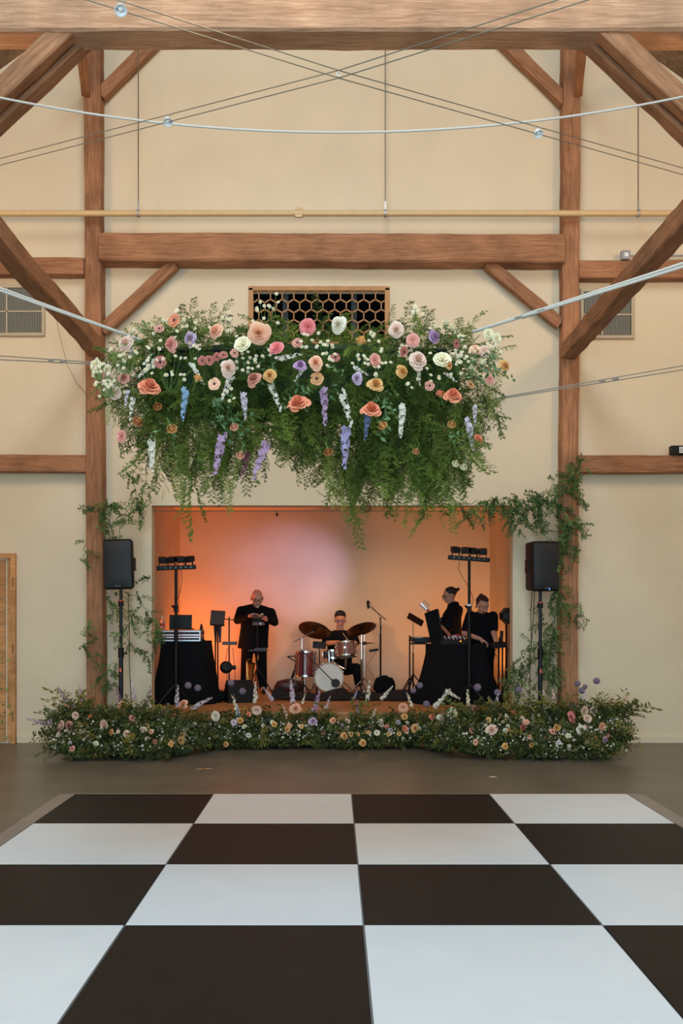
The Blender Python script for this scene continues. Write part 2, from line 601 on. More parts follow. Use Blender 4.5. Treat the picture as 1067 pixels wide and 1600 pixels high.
# forward bent: cross beam at the top, its posts just outside the view and their double braces
BD = 7.78
PALE = wood_mat('weathered_timber', (150, 106, 76), (204, 160, 126), grain=42, bump=0.6)
tie = timber('cross_beam', (-4.6, BD + 0.15, 6.25 + 0.17), (4.6, BD + 0.15, 6.25 + 0.17), 0.30, 0.34, 'massive pale cross beam spanning the very top of the view', 'beam', seed=14, m=PALE)
pegs(tie, [P(x, y, BD) for x, y in ((99, 31), (347, 4), (946, 35), (1006, 15), (883, 31))], 0.018)
bentpost = []
for s, lab in ((-1, 'timber post of the forward frame at the left edge'), (1, 'timber post of the forward frame at the right edge')):
    bentpost.append(timber('frame_post', (s * 3.08, BD + 0.15, 0), (s * 3.08, BD + 0.15, 6.25), 0.24, 0.24, lab, 'post', up=(1, 0, 0), seed=15 + s))
    bentpost.append(timber('frame_post', (s * 3.08, 3.5, 0), (s * 3.08, 3.5, 6.25), 0.24, 0.24, lab.replace('forward', 'nearest'), 'post', up=(1, 0, 0), seed=25 + s))
for s, a, lab in ((-1, (98, 40), 'left double diagonal brace under the top cross beam'), (1, (955, 42), 'right double diagonal brace under the top cross beam')):
    t = thing('corner_brace', lab, 'brace', P(a[0], a[1], BD + 0.05), 'corner braces')
    for k, (dy, off, w_, dep) in enumerate(((0.03, 0.0, 0.155, 0.13), (0.2, -0.035, 0.15, 0.16))):
        pa = P(a[0] - s * 30, a[1] - 30, BD) + Vector((0, dy + dep / 2, off))
        pb = pa + Vector((s * 1.05, 0, -1.0))
        timber('brace_timber', pa, pb, dep, w_, None, None, up=(s * 1, 0, 1), seed=30 + k + s, parent=t)
# rear-facing stub braces seen beside the wall posts
for x, s in ((131, -1), (906, 1)):
    timber('stub_brace', P(x + 3 * -s, 142, 12.0), P(x + (-8 if s < 0 else 6), 30, 10.9), 0.10, 0.16, 'short %s brace rising from the wall post towards the roof' % ('left' if s < 0 else 'right'), 'brace', up=(0, 0, 1), seed=40 + s)

# pipe with couplings, hanger rods
t = thing('sprinkler_pipe', 'tan painted pipe running across the whole wall', 'pipe', (0, 11.87, P(0, 333.5, 11.87).z))
zp = P(0, 333.5, 11.87).z
bb = MB(); bb.cyl((-6.5, 11.87, zp), (6.5, 11.87, zp), 0.036, n=16); bb.build('pipe_run', TAN, t, smooth=True)
for px in (467,):
    x = P(px, 0, 11.87).x
    bb = MB(); bb.cyl((x - 0.05, 11.87, zp), (x + 0.05, 11.87, zp), 0.05, n=16); bb.box((x, 11.84, zp + 0.045), (0.08, 0.03, 0.03)); bb.box((x, 11.84, zp - 0.045), (0.08, 0.03, 0.03)); bb.build('coupling', TAN, t, smooth=True)
for px in (216, 602, 997):
    x = P(px, 0, 11.87).x
    bb = MB(); bb.cyl((x, 11.87, zp + 0.04), (x, 11.87, 6.15 + 5.2 * (1 - abs(x) / 7.3)), 0.007, n=6); bb.build('hanger_rod', mat('rod_grey', (120, 112, 96), 0.5, metal=0.5), t)
    bb = MB(); bb.lathe([(0.042, -0.015), (0.046, -0.015), (0.046, 0.015), (0.042, 0.015)], Matrix.Translation((x, 11.87, zp)) @ Matrix.Rotation(math.pi / 2, 4, 'Y'), 16); bb.box((x, 11.87, zp + 0.09), (0.02, 0.02, 0.11)); bb.build('pipe_clamp', STEEL, t)

# honeycomb vent window
w1 = bpy.data.objects.new('window_1', None); COL.objects.link(w1); ORIGIN['window_1'] = Vector(); w1['kind'] = 'structure'; w1['label'] = 'dark wall opening behind a wooden honeycomb lattice above the flowers'
bb = MB()
fw = 0.06
for (xa, xb, za, zc) in ((hexx0 - fw + 0.04, hexx1 + fw - 0.04, hexz1 - 0.035, hexz1 + 0.02), (hexx0 - fw + 0.04, hexx1 + fw - 0.04, hexz0 - 0.02, hexz0 + 0.035), (hexx0 - 0.02, hexx0 + 0.04, hexz0, hexz1), (hexx1 - 0.04, hexx1 + 0.02, hexz0, hexz1)):
    bb.box(((xa + xb) / 2, WD - 0.01, (za + zc) / 2), (xb - xa, 0.06, zc - za), bev=0.006)
bb.build('frame', LATTICE, w1)
bb = MB()
R = 18.2 / 125 / math.sqrt(3)   # hexagon radius
hw = R * math.sqrt(3)
seen = set()
z_top = hexz1 - 0.03
for row in range(7):
    for colm in range(-1, 15):
        hx = hexx0 + 0.035 + colm * hw + (hw / 2 if row % 2 else 0.0)
        hz = z_top - R * 0.75 - row * R * 1.5
        for k in range(6):
            a0, a1 = math.radians(60 * k + 30), math.radians(60 * k + 90)
            p = (hx + R * math.cos(a0), hz + R * math.sin(a0)); q = (hx + R * math.cos(a1), hz + R * math.sin(a1))
            key = (round((p[0] + q[0]) * 50), round((p[1] + q[1]) * 50))
            mx_, mz_ = (p[0] + q[0]) / 2, (p[1] + q[1]) / 2
            if key in seen or not (hexx0 + 0.02 < mx_ < hexx1 - 0.02 and hexz0 + 0.02 < mz_ < hexz1 - 0.02):
                continue
            seen.add(key)
            d = Vector((q[0] - p[0], 0, q[1] - p[1]))
            ang = math.atan2(d.z, d.x)
            bb.box((mx_, WD + 0.0, mz_), (d.length + 0.006, 0.03, 0.013), Euler((0, -ang, 0)))
bb.build('lattice', LATTICE, w1)
bb = MB()
bb.box(((hexx0 + hexx1) / 2, WD + 0.9, (hexz0 + hexz1) / 2), (hexx1 - hexx0 + 0.6, 0.05, 1.4)); bb.build('shade_panel', DARK, w1)  # near-black panel, shade of the depth behind the lattice put into its colour
bb = MB()
for px in (446, 553):
    x = P(px, 0, WD + 0.5).x
    bb.box((x, WD + 0.5, (hexz0 + hexz1) / 2), (0.07, 0.03, 1.0))
bb.build('loft_stud', mat('loft_stud', (70, 76, 82), 0.8), w1)

# grey wall vents
def vent(px0, px1, py0, py1, lab, nbars):
    x0, x1, z0, z1 = P(px0, 0, WD).x, P(px1, 0, WD).x, P(0, py1, WD).z, P(0, py0, WD).z
    t = thing('wall_vent', lab, 'vent', ((x0 + x1) / 2, WD, z0), 'wall vents')
    bb = MB()
    for (c, s) in ((((x0 + x1) / 2, z1 - 0.02), (x1 - x0, 0.04)), (((x0 + x1) / 2, z0 + 0.02), (x1 - x0, 0.04)), ((x0 + 0.02, (z0 + z1) / 2), (0.04, z1 - z0 - 0.08)), ((x1 - 0.02, (z0 + z1) / 2), (0.04, z1 - z0 - 0.08))):
        bb.box((c[0], WD - 0.02, c[1]), (s[0], 0.04, s[1]), bev=0.004)
    bb.build('vent_frame', mat('vent_frame', (186, 170, 142), 0.7, var=0.1), t)
    bb = MB(); bb.box(((x0 + x1) / 2, WD - 0.002, (z0 + z1) / 2), (x1 - x0 - 0.02, 0.004, z1 - z0 - 0.02)); bb.build('backing', mat('vent_back', (56, 62, 58), 0.8), t)
    m = mat('vent_louvre', (150, 146, 132), 0.6)
    for i in range(nbars):
        x = x0 + 0.05 + (x1 - x0 - 0.1) * (i + 0.5) / nbars
        bb = MB(); bb.box((x, WD - 0.015, (z0 + z1) / 2), (0.009, 0.02, z1 - z0 - 0.08)); bb.build('louvre_slat', m, t)
    bb = MB(); bb.box(((x0 + x1) / 2, WD - 0.027, z0 + (z1 - z0) * 0.48), (x1 - x0 - 0.08, 0.012, 0.018)); bb.box((x0 + (x1 - x0) * 0.4, WD - 0.027, (z0 + z1) / 2), (0.018, 0.012, z1 - z0 - 0.08)); bb.build('cross_bar', mat('vent_frame', (186, 170, 142)), t)
vent(-28, 71, 446, 526, 'grey louvred wall vent at the left edge', 34)
vent(906, 990, 452, 530, 'grey louvred wall vent behind the right long beam', 28)

# electrical box + conduit, small black box
t = thing('junction_box', 'small grey electrical box on the upper right girt', 'electrical box', P(977, 405, 12.05))
bb = MB(); c = P(977, 399, 12.05); bb.box(c, (0.11, 0.06, 0.11), bev=0.008); bb.build('box_body', GREYPL, t)
bb = MB(); bb.box(c + Vector((0.005, -0.033, -0.003)), (0.05, 0.008, 0.05), bev=0.003); bb.build('switch_plate', WHITE, t)
bb = MB(); bb.cyl(c + Vector((0.05, 0.02, 0)), c + Vector((2.4, 0.02, 0.01)), 0.013, n=8); bb.build('conduit', GREYPL, t)
t = thing('black_box', 'small black box with a white label on the lower right girt', 'box', P(1060, 711, 12.06))
c = P(1062, 704, 12.07)
bb = MB(); bb.box(c, (0.24, 0.1, 0.11), bev=0.008); bb.build('housing', BLACK, t)
bb = MB(); bb.box(c + Vector((0.03, -0.052, 0)), (0.11, 0.005, 0.075)); bb.build('label_plate', mat('label_white', (205, 205, 200), 0.5), t)
bb = MB()
for k in range(5): bb.box(c + Vector((-0.005 + 0.017 * k, -0.0555, 0)), (0.004, 0.002, 0.045))
bb.build('print', BLACK, t)

# door at the left edge
dr = bpy.data.objects.new('door_1', None); COL.objects.link(dr); ORIGIN['door_1'] = Vector(); dr['kind'] = 'structure'; dr['label'] = 'tall wooden plank door at the left edge'
xd1 = P(26, 0, WD).x; xd0 = xd1 - 1.05; zt = P(0, 865, WD).z
bb = MB(); bb.box((xd1 - 0.03, WD - 0.02, zt / 2), (0.06, 0.08, zt)); bb.box((xd0 + 0.03, WD - 0.02, zt / 2), (0.06, 0.08, zt)); bb.box(((xd0 + xd1) / 2, WD - 0.02, zt - 0.03), (1.05 - 0.12, 0.08, 0.06)); bb.build('door_frame', DOORWOOD, dr)
bb = MB(); bb.box((xd1 - 0.085, WD - 0.012, zt / 2 - 0.02), (0.045, 0.03, zt - 0.09)); bb.build('stile', DOORWOOD, dr)
nz = 14
for i in range(nz):
    za, zc = 0.02 + (zt - 0.1) * i / nz, 0.02 + (zt - 0.1) * (i + 1) / nz
    bb = MB(); bb.box((0, 0, 0), (0.84, 0.03, zc - za - 0.006), bev=0.004)
    o = bb.build('plank', DOORWOOD, dr); o.location = ((xd0 + xd1) / 2 - 0.03, WD - 0.006, (za + zc) / 2)
for py in (910, 1014, 1120):
    bb = MB(); c = P(20.5, py, WD - 0.05); bb.cyl(c - Vector((0, 0, 0.06)), c + Vector((0, 0, 0.06)), 0.012, n=8); bb.box(c + Vector((0, 0.012, 0)), (0.05, 0.01, 0.11)); bb.build('hinge', mat('hinge_dark', (50, 44, 40), 0.5, metal=0.6), dr)

# ------------------------------------------------------------------ dance floor
TW = 1.2225
df = thing('dance_floor', 'large black and white checkered dance floor', 'dance floor', (0.1475, 5.0, 0))
TWH = mat('tile_white', (216, 219, 220), 0.42, var=0.03, scale=3, bump=0.01, spec=0.35)
TBL = mat('tile_black', (25, 21, 20), 0.5, var=0.25, scale=5, spec=0.16)
SEAM = mat('seam_grey', (120, 124, 126), 0.5, metal=0.3)
bb = MB(); bb.box((0.1475, 8.68 - TW * 3, 0.0035), (TW * 4, TW * 6, 0.006)); bb.build('underlay', SEAM, df)
tme = []
for k in range(2):
    bm_ = MB(); bm_.box((0, 0, 0), (TW - 0.009, TW - 0.009, 0.007), bev=0.002)
    me = bpy.data.meshes.new('tile'); me.from_pydata([tuple(v) for v in bm_.v], [], bm_.f); me.materials.append(TWH if k else TBL); tme.append(me)
for r in range(6):
    for cc in range(4):
        o = bpy.data.objects.new('tile', tme[(r + cc) % 2]); COL.objects.link(o); o.parent = df
        o.location = Vector((0.1475 + (cc - 1.5) * TW, 8.68 - (r + 0.5) * TW, 0.0105)) - Vector(df.location)
EDGE = mat('edge_aluminium', (150, 140, 132), 0.45, metal=0.35, var=0.1, scale=6)
for s in (-1, 1):
    xe = 0.1475 + s * 2 * TW
    for r in range(6):
        ya, yc = 8.68 - r * TW, 8.68 - (r + 1) * TW
        ya2 = ya + (0.03 if r == 0 else -0.003)
        bb = MB(); q = [(xe, ya2, 0.014), (xe + s * 0.15, ya2, 0.003), (xe + s * 0.15, yc, 0.003), (xe, yc, 0.014), (xe, ya2, 0.001), (xe, yc, 0.001)]
        bb.add(q, [(0, 1, 2, 3) if s > 0 else (3, 2, 1, 0), (0, 4, 1), (3, 2, 5)]); bb.build('edge_ramp', EDGE, df)
for cc in range(4):
    xa = 0.1475 + (cc - 2) * TW
    bb = MB(); bb.box((xa + TW / 2, 8.695, 0.007), (TW - 0.004, 0.03, 0.013), bev=0.003); bb.build('edge_strip', EDGE, df)

# ------------------------------------------------------------------ foliage and flower prototypes (numpy)
def unit(v):
    v = np.asarray(v, float)
    return v / (np.linalg.norm(v) + 1e-9)


def fern_proto(rng, L=1.0, nside=22, nodes=9, slen=0.25, nl=0.05, nw=0.013, bend=0.35):
    """feathery asparagus-fern spray along +z, drooping towards +x; unit length"""
    V, T = [], []
    def stem(t): return np.array([bend * t * t, 0.04 * math.sin(t * 5), L * t * (1 - 0.12 * bend * t)])
    def tri(a, b_, c):
        k = len(V); V.extend([a, b_, c]); T.append((k, k + 1, k + 2))
    prev = stem(0)
    for i in range(1, 9):
        q = stem(i / 8); w = np.array([0, 0.005 * (1.1 - i / 8), 0])
        tri(prev - w, prev + w, q + w); tri(prev - w, q + w, q - w); prev = q
    for i in range(nside):
        t = 0.08 + 0.92 * (i + rng.random()) / nside
        base = stem(t)
        sl = slen * (1.08 - t) ** 0.6 * rng.uniform(0.7, 1.15)
        side = 1 if i % 2 else -1
        d = unit([rng.normal(0.1, 0.35), side * 0.9, rng.uniform(0.25, 0.8)])
        dr = np.array([0.5 * sl, 0, 0])
        pp = base
        for j in range(nodes):
            u = (j + 1) / nodes
            p = base + d * sl * u + dr * u * u
            if j % 3 == 2 or j == nodes - 1:
                w = np.array([0.0018, 0, 0.0018]); tri(pp - w, pp + w, p); pp = p
            for s in range(3):
                nd = unit(d * 0.6 + rng.normal(0, 0.75, 3))
                ww = unit(np.cross(nd, rng.normal(0, 1, 3))) * nw * 0.5
                tri(p - ww, p + ww, p + nd * nl * rng.uniform(0.6, 1.2))
    return np.array(V), np.array(T)


def leaf_tris(V, T, p, d, n, ln, wd):
    """one pointed oval leaf of four triangles folded along its rib"""
    d, s = unit(d), unit(np.cross(d, n))
    up = unit(np.cross(s, d))
    k = len(V)
    V.extend([p, p + d * ln * 0.45 + s * wd * 0.5 + up * wd * 0.15, p + d * ln, p + d * ln * 0.45 - s * wd * 0.5 + up * wd * 0.15, p + d * ln * 0.5])
    T.extend([(k, k + 1, k + 4), (k + 1, k + 2, k + 4), (k + 4, k + 2, k + 3), (k, k + 4, k + 3)])


def leafy_proto(rng, n=15, ln=0.19, wd=0.115, spread=0.22, bend=0.3, fork=3):
    V, T = [], []
    for f in range(fork):
        off = rng.normal(0, spread * 0.6, 3) if f else np.zeros(3)
        off[2] = 0
        def stem(t): return np.array([bend * t * t, 0, t]) + off * t * 1.5
        prev = stem(0)
        for i in range(1, 6):
            q = stem(i / 5); w = np.array([0, 0.006, 0]); k = len(V)
            V.extend([prev - w, prev + w, q + w, q - w]); T.extend([(k, k + 1, k + 2), (k, k + 2, k + 3)]); prev = q
        for i in range(n):
            t = (i + rng.random()) / n
            a = i * 2.4 + rng.random()
            d = np.array([math.cos(a), math.sin(a), rng.uniform(0.1, 0.9)])
            leaf_tris(V, T, stem(t) , d, rng.normal(0, 1, 3) + np.array([0, 0, 1.0]), ln * rng.uniform(0.6, 1.15), wd * rng.uniform(0.7, 1.2))
    return np.array(V), np.array(T)


def basis(d, roll_down=True, rng=RNG):
    z = unit(d)
    g = np.array([0, 0, -1.0]) if roll_down else rng.normal(0, 1, 3)
    x = g - z * g.dot(z)
    if np.linalg.norm(x) < 0.15:
        x = rng.normal(0, 1, 3); x = x - z * x.dot(z)
    x = unit(x)
    y = np.cross(z, x)
    return np.stack([x, y, z], axis=1)


class Mass:
    """many sprays joined into one mesh with a tint for each spray"""
    def __init__(self): self.V, self.T, self.C, self.n = [], [], [], 0
    def put(self, proto, p, d, s, tint, roll_down=True, rng=RNG):
        V, T = proto
        B = basis(d, roll_down, rng)
        W = (V * s) @ B.T + np.asarray(p)
        self.V.append(W); self.T.append(T + self.n); self.n += len(V)
        self.C.append(np.tile(np.asarray(tint, float)[None, :], (len(V), 1)))
    def build(self, name, m, parent, kind='stuff'):
        return np_mesh(name, np.concatenate(self.V), np.concatenate(self.T), m, parent, np.concatenate(self.C), kind)


FERN = mat('fern_green', (70, 100, 50), 0.6, attr='tint', trans=0.3, spec=0.25)
LEAFM = mat('leaf_green', (70, 100, 50), 0.5, attr='tint', trans=0.22, spec=0.35)
def G(r, g, b): return np.array(lin(r, g, b)[:3])
def tint(rng, a, b_, j=0.15):
    t = rng.random(); return (a * (1 - t) + b_ * t) * rng.uniform(1 - j, 1 + j)

rp = np.random.default_rng(3)
FP = [fern_proto(rp, bend=b_) for b_ in (0.15, 0.3, 0.45, 0.6)]
FPL = [fern_proto(rp, nside=15, nodes=8, nl=0.06, nw=0.017, bend=b_) for b_ in (0.15, 0.3, 0.45, 0.6)]
FLONG = [fern_proto(rp, nside=34, nodes=8, slen=0.15, nl=0.036, nw=0.009, bend=b_) for b_ in (0.05, 0.12, 0.2)]
LP = [leafy_proto(rp, bend=b_) for b_ in (0.1, 0.3, 0.5)]
LBIG = [leafy_proto(rp, n=9, ln=0.26, wd=0.11, bend=b_, fork=1) for b_ in (0.2, 0.4)]
LNARROW = [leafy_proto(rp, n=16, ln=0.30, wd=0.07, bend=b_, fork=2) for b_ in (0.2, 0.4)]


def petal(V, Fc, th0, rb, rt, zb_, zt_, ha, curl, rng, nu=5, nv=4, ruff=0.0):
    k = len(V)
    for j in range(nv + 1):
        v = j / nv
        for i in range(nu + 1):
            u = -1 + 2 * i / nu
            ve = v * (1 - 0.13 * u * u)
            rho = rb + (rt - rb) * ve ** 0.8
            z = zb_ + (zt_ - zb_) * ve ** 0.85 - curl * max(0, ve - 0.65) ** 2 * 6 + ruff * math.sin(u * 9 + th0 * 5) * v
            w = ha * (0.4 + 0.6 * math.sin(math.pi * min(ve, 0.78) / 1.56))
            th = th0 + u * w
            rho *= 1 + 0.05 * u
            V.append((rho * math.cos(th), rho * math.sin(th), z))
    for j in range(nv):
        for i in range(nu):
            a = k + j * (nu + 1) + i
            Fc.append((a, a + 1, a + nu + 2, a + nu + 1))


def flower_mesh(name, rings, rng, ruff=0.0, centre=None):
    V, Fc = [], []
    ph = 0
    for (n, rb, rt, z0, z1, ha, curl) in rings:
        ph += rng.uniform(0.4, 1.2)
        for i in range(n):
            petal(V, Fc, ph + 2 * math.pi * i / n + rng.uniform(-0.15, 0.15), rb, rt * rng.uniform(0.93, 1.05), z0, z1 * rng.uniform(0.93, 1.05), ha, curl, rng, ruff=ruff)
    me = bpy.data.meshes.new(name)
    me.from_pydata(V, [], Fc)
    me.polygons.foreach_set('use_smooth', [True] * len(me.polygons))
    me.materials.append(None)
    return me

fr = random.Random(5)
def rose_mesh(seed):
    rg = random.Random(seed); V, Fc = [], []; N = 30
    for i in range(N):
        t = i / (N - 1)
        petal(V, Fc, i * 2.39996 + rg.uniform(-.2, .2), .03 + .09 * t, (.07 + .93 * t ** .85) * rg.uniform(.88, 1.06), .12 - .28 * t, (.88 - .86 * t ** 1.15) * rg.uniform(.86, 1.1), 1.3 - .72 * t, .03 + .2 * t * rg.uniform(.6, 1.5), rg, nu=6, nv=5, ruff=.02 + .02 * t)
    me = bpy.data.meshes.new('rose'); me.from_pydata(V, [], Fc); me.polygons.foreach_set('use_smooth', [True] * len(me.polygons)); me.materials.append(None)
    return me
ROSE = [rose_mesh(q) for q in (1, 2, 3, 4)]
CUP = [flower_mesh('rosebud', [(3, .05, .16, .1, 1.15, 1.4, 0), (4, .12, .36, 0, 1.15, 1.1, .05), (4, .2, .56, -.1, 1.05, 1.0, .15), (5, .25, .78, -.2, .85, .8, .3)], fr) for _ in range(2)]
OPEN = [flower_mesh('blossom', [(5, .06, .6, .05, .4, .6, .1), (5, .08, 1.0, 0, .22, .66, .15)], fr, 0.03) for _ in range(2)]
RUFF = [flower_mesh('ruffled_bloom', [(5, .05, .3, .1, .62, .8, 0), (6, .08, .6, 0, .5, .7, .05), (7, .1, .85, -.05, .34, .6, .1), (8, .1, 1.0, -.1, .12, .55, .1)], fr, 0.06) for _ in range(2)]


def spike_mesh(name, n, rad, fsz, seed):
    """flower spike of unit length along +z: five-petalled florets around a stem, buds at the tip"""
    rg = random.Random(seed)
    V, Fc = [], []
    for i in range(n):
        t = i / n
        a = i * 2.4 + rg.uniform(-.3, .3)
        r = rad * (1 - 0.55 * t ** 1.5) * rg.uniform(.6, 1.5)
        s = fsz * (1 - 0.62 * t ** 1.3) * rg.uniform(0.85, 1.15)
        c = Vector((math.cos(a) * r, math.sin(a) * r, t))
        ax = Vector((math.cos(a), math.sin(a), rg.uniform(-.1, .5))).normalized()
        u = ax.orthogonal().normalized(); w = ax.cross(u)
        ro = rg.uniform(0, 6)
        for k in range(5):
            th = ro + k * 1.2566
            d = u * math.cos(th) + w * math.sin(th); e = ax.cross(d)
            q = len(V)
            V.extend([c, c + d * s * .6 + e * s * .36 + ax * s * .18, c + d * s + ax * s * .1, c + d * s * .6 - e * s * .36 + ax * s * .18])
            Fc.append((q, q + 1, q + 2, q + 3))
    me = bpy.data.meshes.new(name); me.from_pydata([tuple(v) for v in V], [], Fc); me.materials.append(None)
    return me
SPIKE = [spike_mesh('delphinium', 26, 0.06, 0.11, s) for s in (1, 2)]
SPIKE_THIN = [spike_mesh('larkspur', 18, 0.06, 0.105, s) for s in (3, 4)]


def allium_mesh():
    rg = random.Random(9); V, Fc = [], []
    for i in range(150):
        z = 1 - 2 * (i + .5) / 150; a = i * 2.39996
        n = Vector((math.sqrt(1 - z * z) * math.cos(a), math.sqrt(1 - z * z) * math.sin(a), z))
        u = n.orthogonal().normalized(); w = n.cross(u); c = n * 0.86
        ro = rg.uniform(0, 6)
        for k in range(5):
            th = ro + k * 1.2566; d = u * math.cos(th) + w * math.sin(th); e = n.cross(d); q = len(V)
            V.extend([c, c + d * .1 + e * .05 + n * .08, c + d * .17 + n * .12, c + d * .1 - e * .05 + n * .08]); Fc.append((q, q + 1, q + 2, q + 3))
    b = MB(); b.ell((0, 0, 0), 0.84, u=14, v=10)
    o = len(V); V.extend(b.v); Fc.extend([tuple(i + o for i in f) for f in b.f])
    me = bpy.data.meshes.new('allium'); me.from_pydata([tuple(v) for v in V], [], Fc); me.materials.append(None)
    return me
ALLIUM = allium_mesh()


def daisy_mesh():
    b = MB()
    for k in range(9):
        a = k * 2 * math.pi / 9
        d = Vector((math.cos(a), math.sin(a), 0)); e = Vector((-math.sin(a), math.cos(a), 0))
        b.add([d * .3, d * .75 + e * .26, d * 1.0 + Vector((0, 0, -.05)), d * .75 - e * .26], [(0, 1, 2, 3)], 0)
    b.ell((0, 0, .06), (.4, .4, .24), mi=1, u=8, v=6)
    return b
DAISY = daisy_mesh()
PETALC = {k: v for k, v in dict(peach=(246, 190, 154), coral=(238, 150, 112), blush=(242, 208, 186), pink=(242, 176, 158), hotpink=(240, 146, 142), cream=(246, 234, 198), white=(242, 230, 208),
    lavender=(204, 176, 196), magenta=(192, 150, 184), mauve=(192, 116, 102), dusty=(214, 148, 128), gold=(234, 180, 112), tan=(220, 160, 108), bronze=(206, 140, 84), blue=(150, 174, 200), deepblue=(110, 122, 156),
    lilac=(188, 152, 180), violet=(156, 118, 142), snow=(234, 224, 206), palelilac=(214, 198, 204), burgundy=(104, 52, 70), periwinkle=(174, 160, 194), allium=(150, 132, 148)).items()}
def pm(c):
    return mat('petal_' + c, PETALC[c], 0.65, var=0.1, scale=14, trans=0.18, spec=0.25)
SEPAL = mat('sepal_green', (96, 128, 62), 0.6)
STEMM = mat('stem_green', (98, 128, 62), 0.6)
DAISYY = mat('daisy_yellow', (232, 184, 50), 0.7)
CENTRE = mat('flower_centre', (70, 40, 38), 0.8)


def place_flower(parent, name, me, c, loc, axis, radius, roll=None, sub=None):
    o = bpy.data.objects.new(name, me); COL.objects.link(o)
    o.parent = parent
    q = Vector(axis).normalized().to_track_quat('Z', 'Y')
    q = q @ Euler((0, 0, random.uniform(0, 6.28) if roll is None else roll)).to_quaternion()
    o.matrix_local = Matrix.LocRotScale(Vector(loc) - ORIGIN[parent.name], q, Vector((radius,) * 3))
    o.material_slots[0].link = 'OBJECT'
    o.material_slots[0].material = pm(c)
    if sub == 'sepals':
        s = bpy.data.objects.new('sepals', SEPALS); COL.objects.link(s); s.parent = o
    if sub == 'centre':
        s = bpy.data.objects.new('flower_centre', CENTREM); COL.objects.link(s); s.parent = o
    return o
bm_ = MB(); bm_.lathe([(0, -.5), (.16, -.45), (.3, -.2), (.32, 0), (.5, .3)], n=8); bm_.cyl((0, 0, -.5), (0, 0, -2.2), .06, n=6)
SEPALS = bpy.data.meshes.new('sepals'); SEPALS.from_pydata([tuple(v) for v in bm_.v], [], bm_.f); SEPALS.materials.append(SEPAL)
bm_ = MB(); bm_.ell((0, 0, .16), (.2, .2, .16), u=10, v=6)
CENTREM = bpy.data.meshes.new('flower_centre'); CENTREM.from_pydata([tuple(v) for v in bm_.v], [], bm_.f); CENTREM.materials.append(CENTRE)


def put_flower(parent, px, py, d, size, kind, c, rng=random):
    loc = P(px, py, d); r = size * d / F / 2
    fx = (px - 470) / 320
    ax = Vector((rng.uniform(-.55, .55) + fx * 0.35, -1, rng.uniform(-.3, .55)))
    if kind == 'rose': place_flower(parent, 'rose', rng.choice(ROSE), c, loc, ax, r)
    elif kind == 'bud': place_flower(parent, 'rosebud', rng.choice(CUP), c, loc - Vector((0, 0, r * .3)), Vector((rng.uniform(-.5, .5), -.55, .8)), r * .95, sub='sepals')
    elif kind == 'droop': place_flower(parent, 'rosebud', rng.choice(CUP), c, loc + Vector((0, 0, r * .4)), Vector((rng.uniform(-.5, .5), -.7, -.75)), r * .95, sub='sepals')
    elif kind == 'open': place_flower(parent, 'blossom', rng.choice(OPEN), c, loc, ax, r, sub='centre')
    elif kind == 'ruff': place_flower(parent, 'ruffled_bloom', rng.choice(RUFF), c, loc, ax, r)
    elif kind == 'wide': place_flower(parent, 'rose', rng.choice(ROSE), c, loc, Vector((rng.uniform(-.3, .3), -.75, .65)), r)


def put_spike(parent, px, py, d, length, ang, c, thin=False, rng=random):
    """spike centred at the pixel; ang is the direction of its tip in the picture, 0 = up, 90 = right, 180 = down"""
    Lw = length * d / F
    a = math.radians(ang)
    ax = Vector((math.sin(a), -0.12, math.cos(a))).normalized()
    me = rng.choice(SPIKE_THIN if thin else SPIKE)
    place_flower(parent, 'larkspur' if thin else 'delphinium', me, c, P(px, py, d) - ax * Lw / 2, ax, Lw)


def daisy_cluster(parent, pts, radius, fan_from, name='chamomile_sprig'):
    """a sprig of small white daisies with yellow centres on thin stalks"""
    b = MB(); st_ = MB()
    for p in pts:
        p = Vector(p)
        ax = Vector((random.uniform(-.5, .5), -1, random.uniform(-.1, .7))).normalized()
        M = Matrix.LocRotScale(p, ax.to_track_quat('Z', 'Y'), Vector((radius,) * 3))
        o = len(b.v)
        b.v.extend(M @ v for v in DAISY.v); b.f.extend(tuple(i + o for i in f) for f in DAISY.f); b.m.extend(DAISY.m)
        mid = (p + Vector(fan_from)) / 2 + Vector((0, 0.02, -0.03))
        b2 = len(st_.v)
        st_.tube([fan_from, mid, p], 0.0016, n=4)
    h = b.build(name, [pm('white'), DAISYY], parent)
    st_.build('stalk', STEMM, h)
    h['kind'] = 'stuff'
    return h

# ------------------------------------------------------------------ hanging flower installation
CD = 6.2
ch = thing('hanging_flower_installation', 'huge hanging cloud of ferns, roses and delphiniums above the dance floor', 'flower installation', P(470, 600, CD))
cc0 = np.array(P(468, 600, CD)); HX, HY, HZ = 0.98, 0.26, 0.23
bb = MB()
bm = bmesh.new(); bmesh.ops.create_icosphere(bm, subdivisions=4, radius=1)
for v in bm.verts:
    n = v.co.normalized()
    e = 0.45
    f = lambda c: math.copysign(abs(c) ** e, c)
    q = Vector((f(n.x), f(n.y), f(n.z)))
    q = q / max(abs(q.x) ** 4 + abs(q.y) ** 4 + abs(q.z) ** 4, 1e-6) ** 0.25
    v.co = Vector((q.x * HX, q.y * HY * .92, q.z * HZ * .92)) * (1 + random.uniform(-.10, .06))
bb.bm(bm, Matrix.Translation(Vector(cc0)))
bb.build('light_block_core', mat('dark_core_and_moss', (40, 58, 26), 0.95, var=0.3, scale=25), ch)  # added dark core that blocks light and view through the foliage
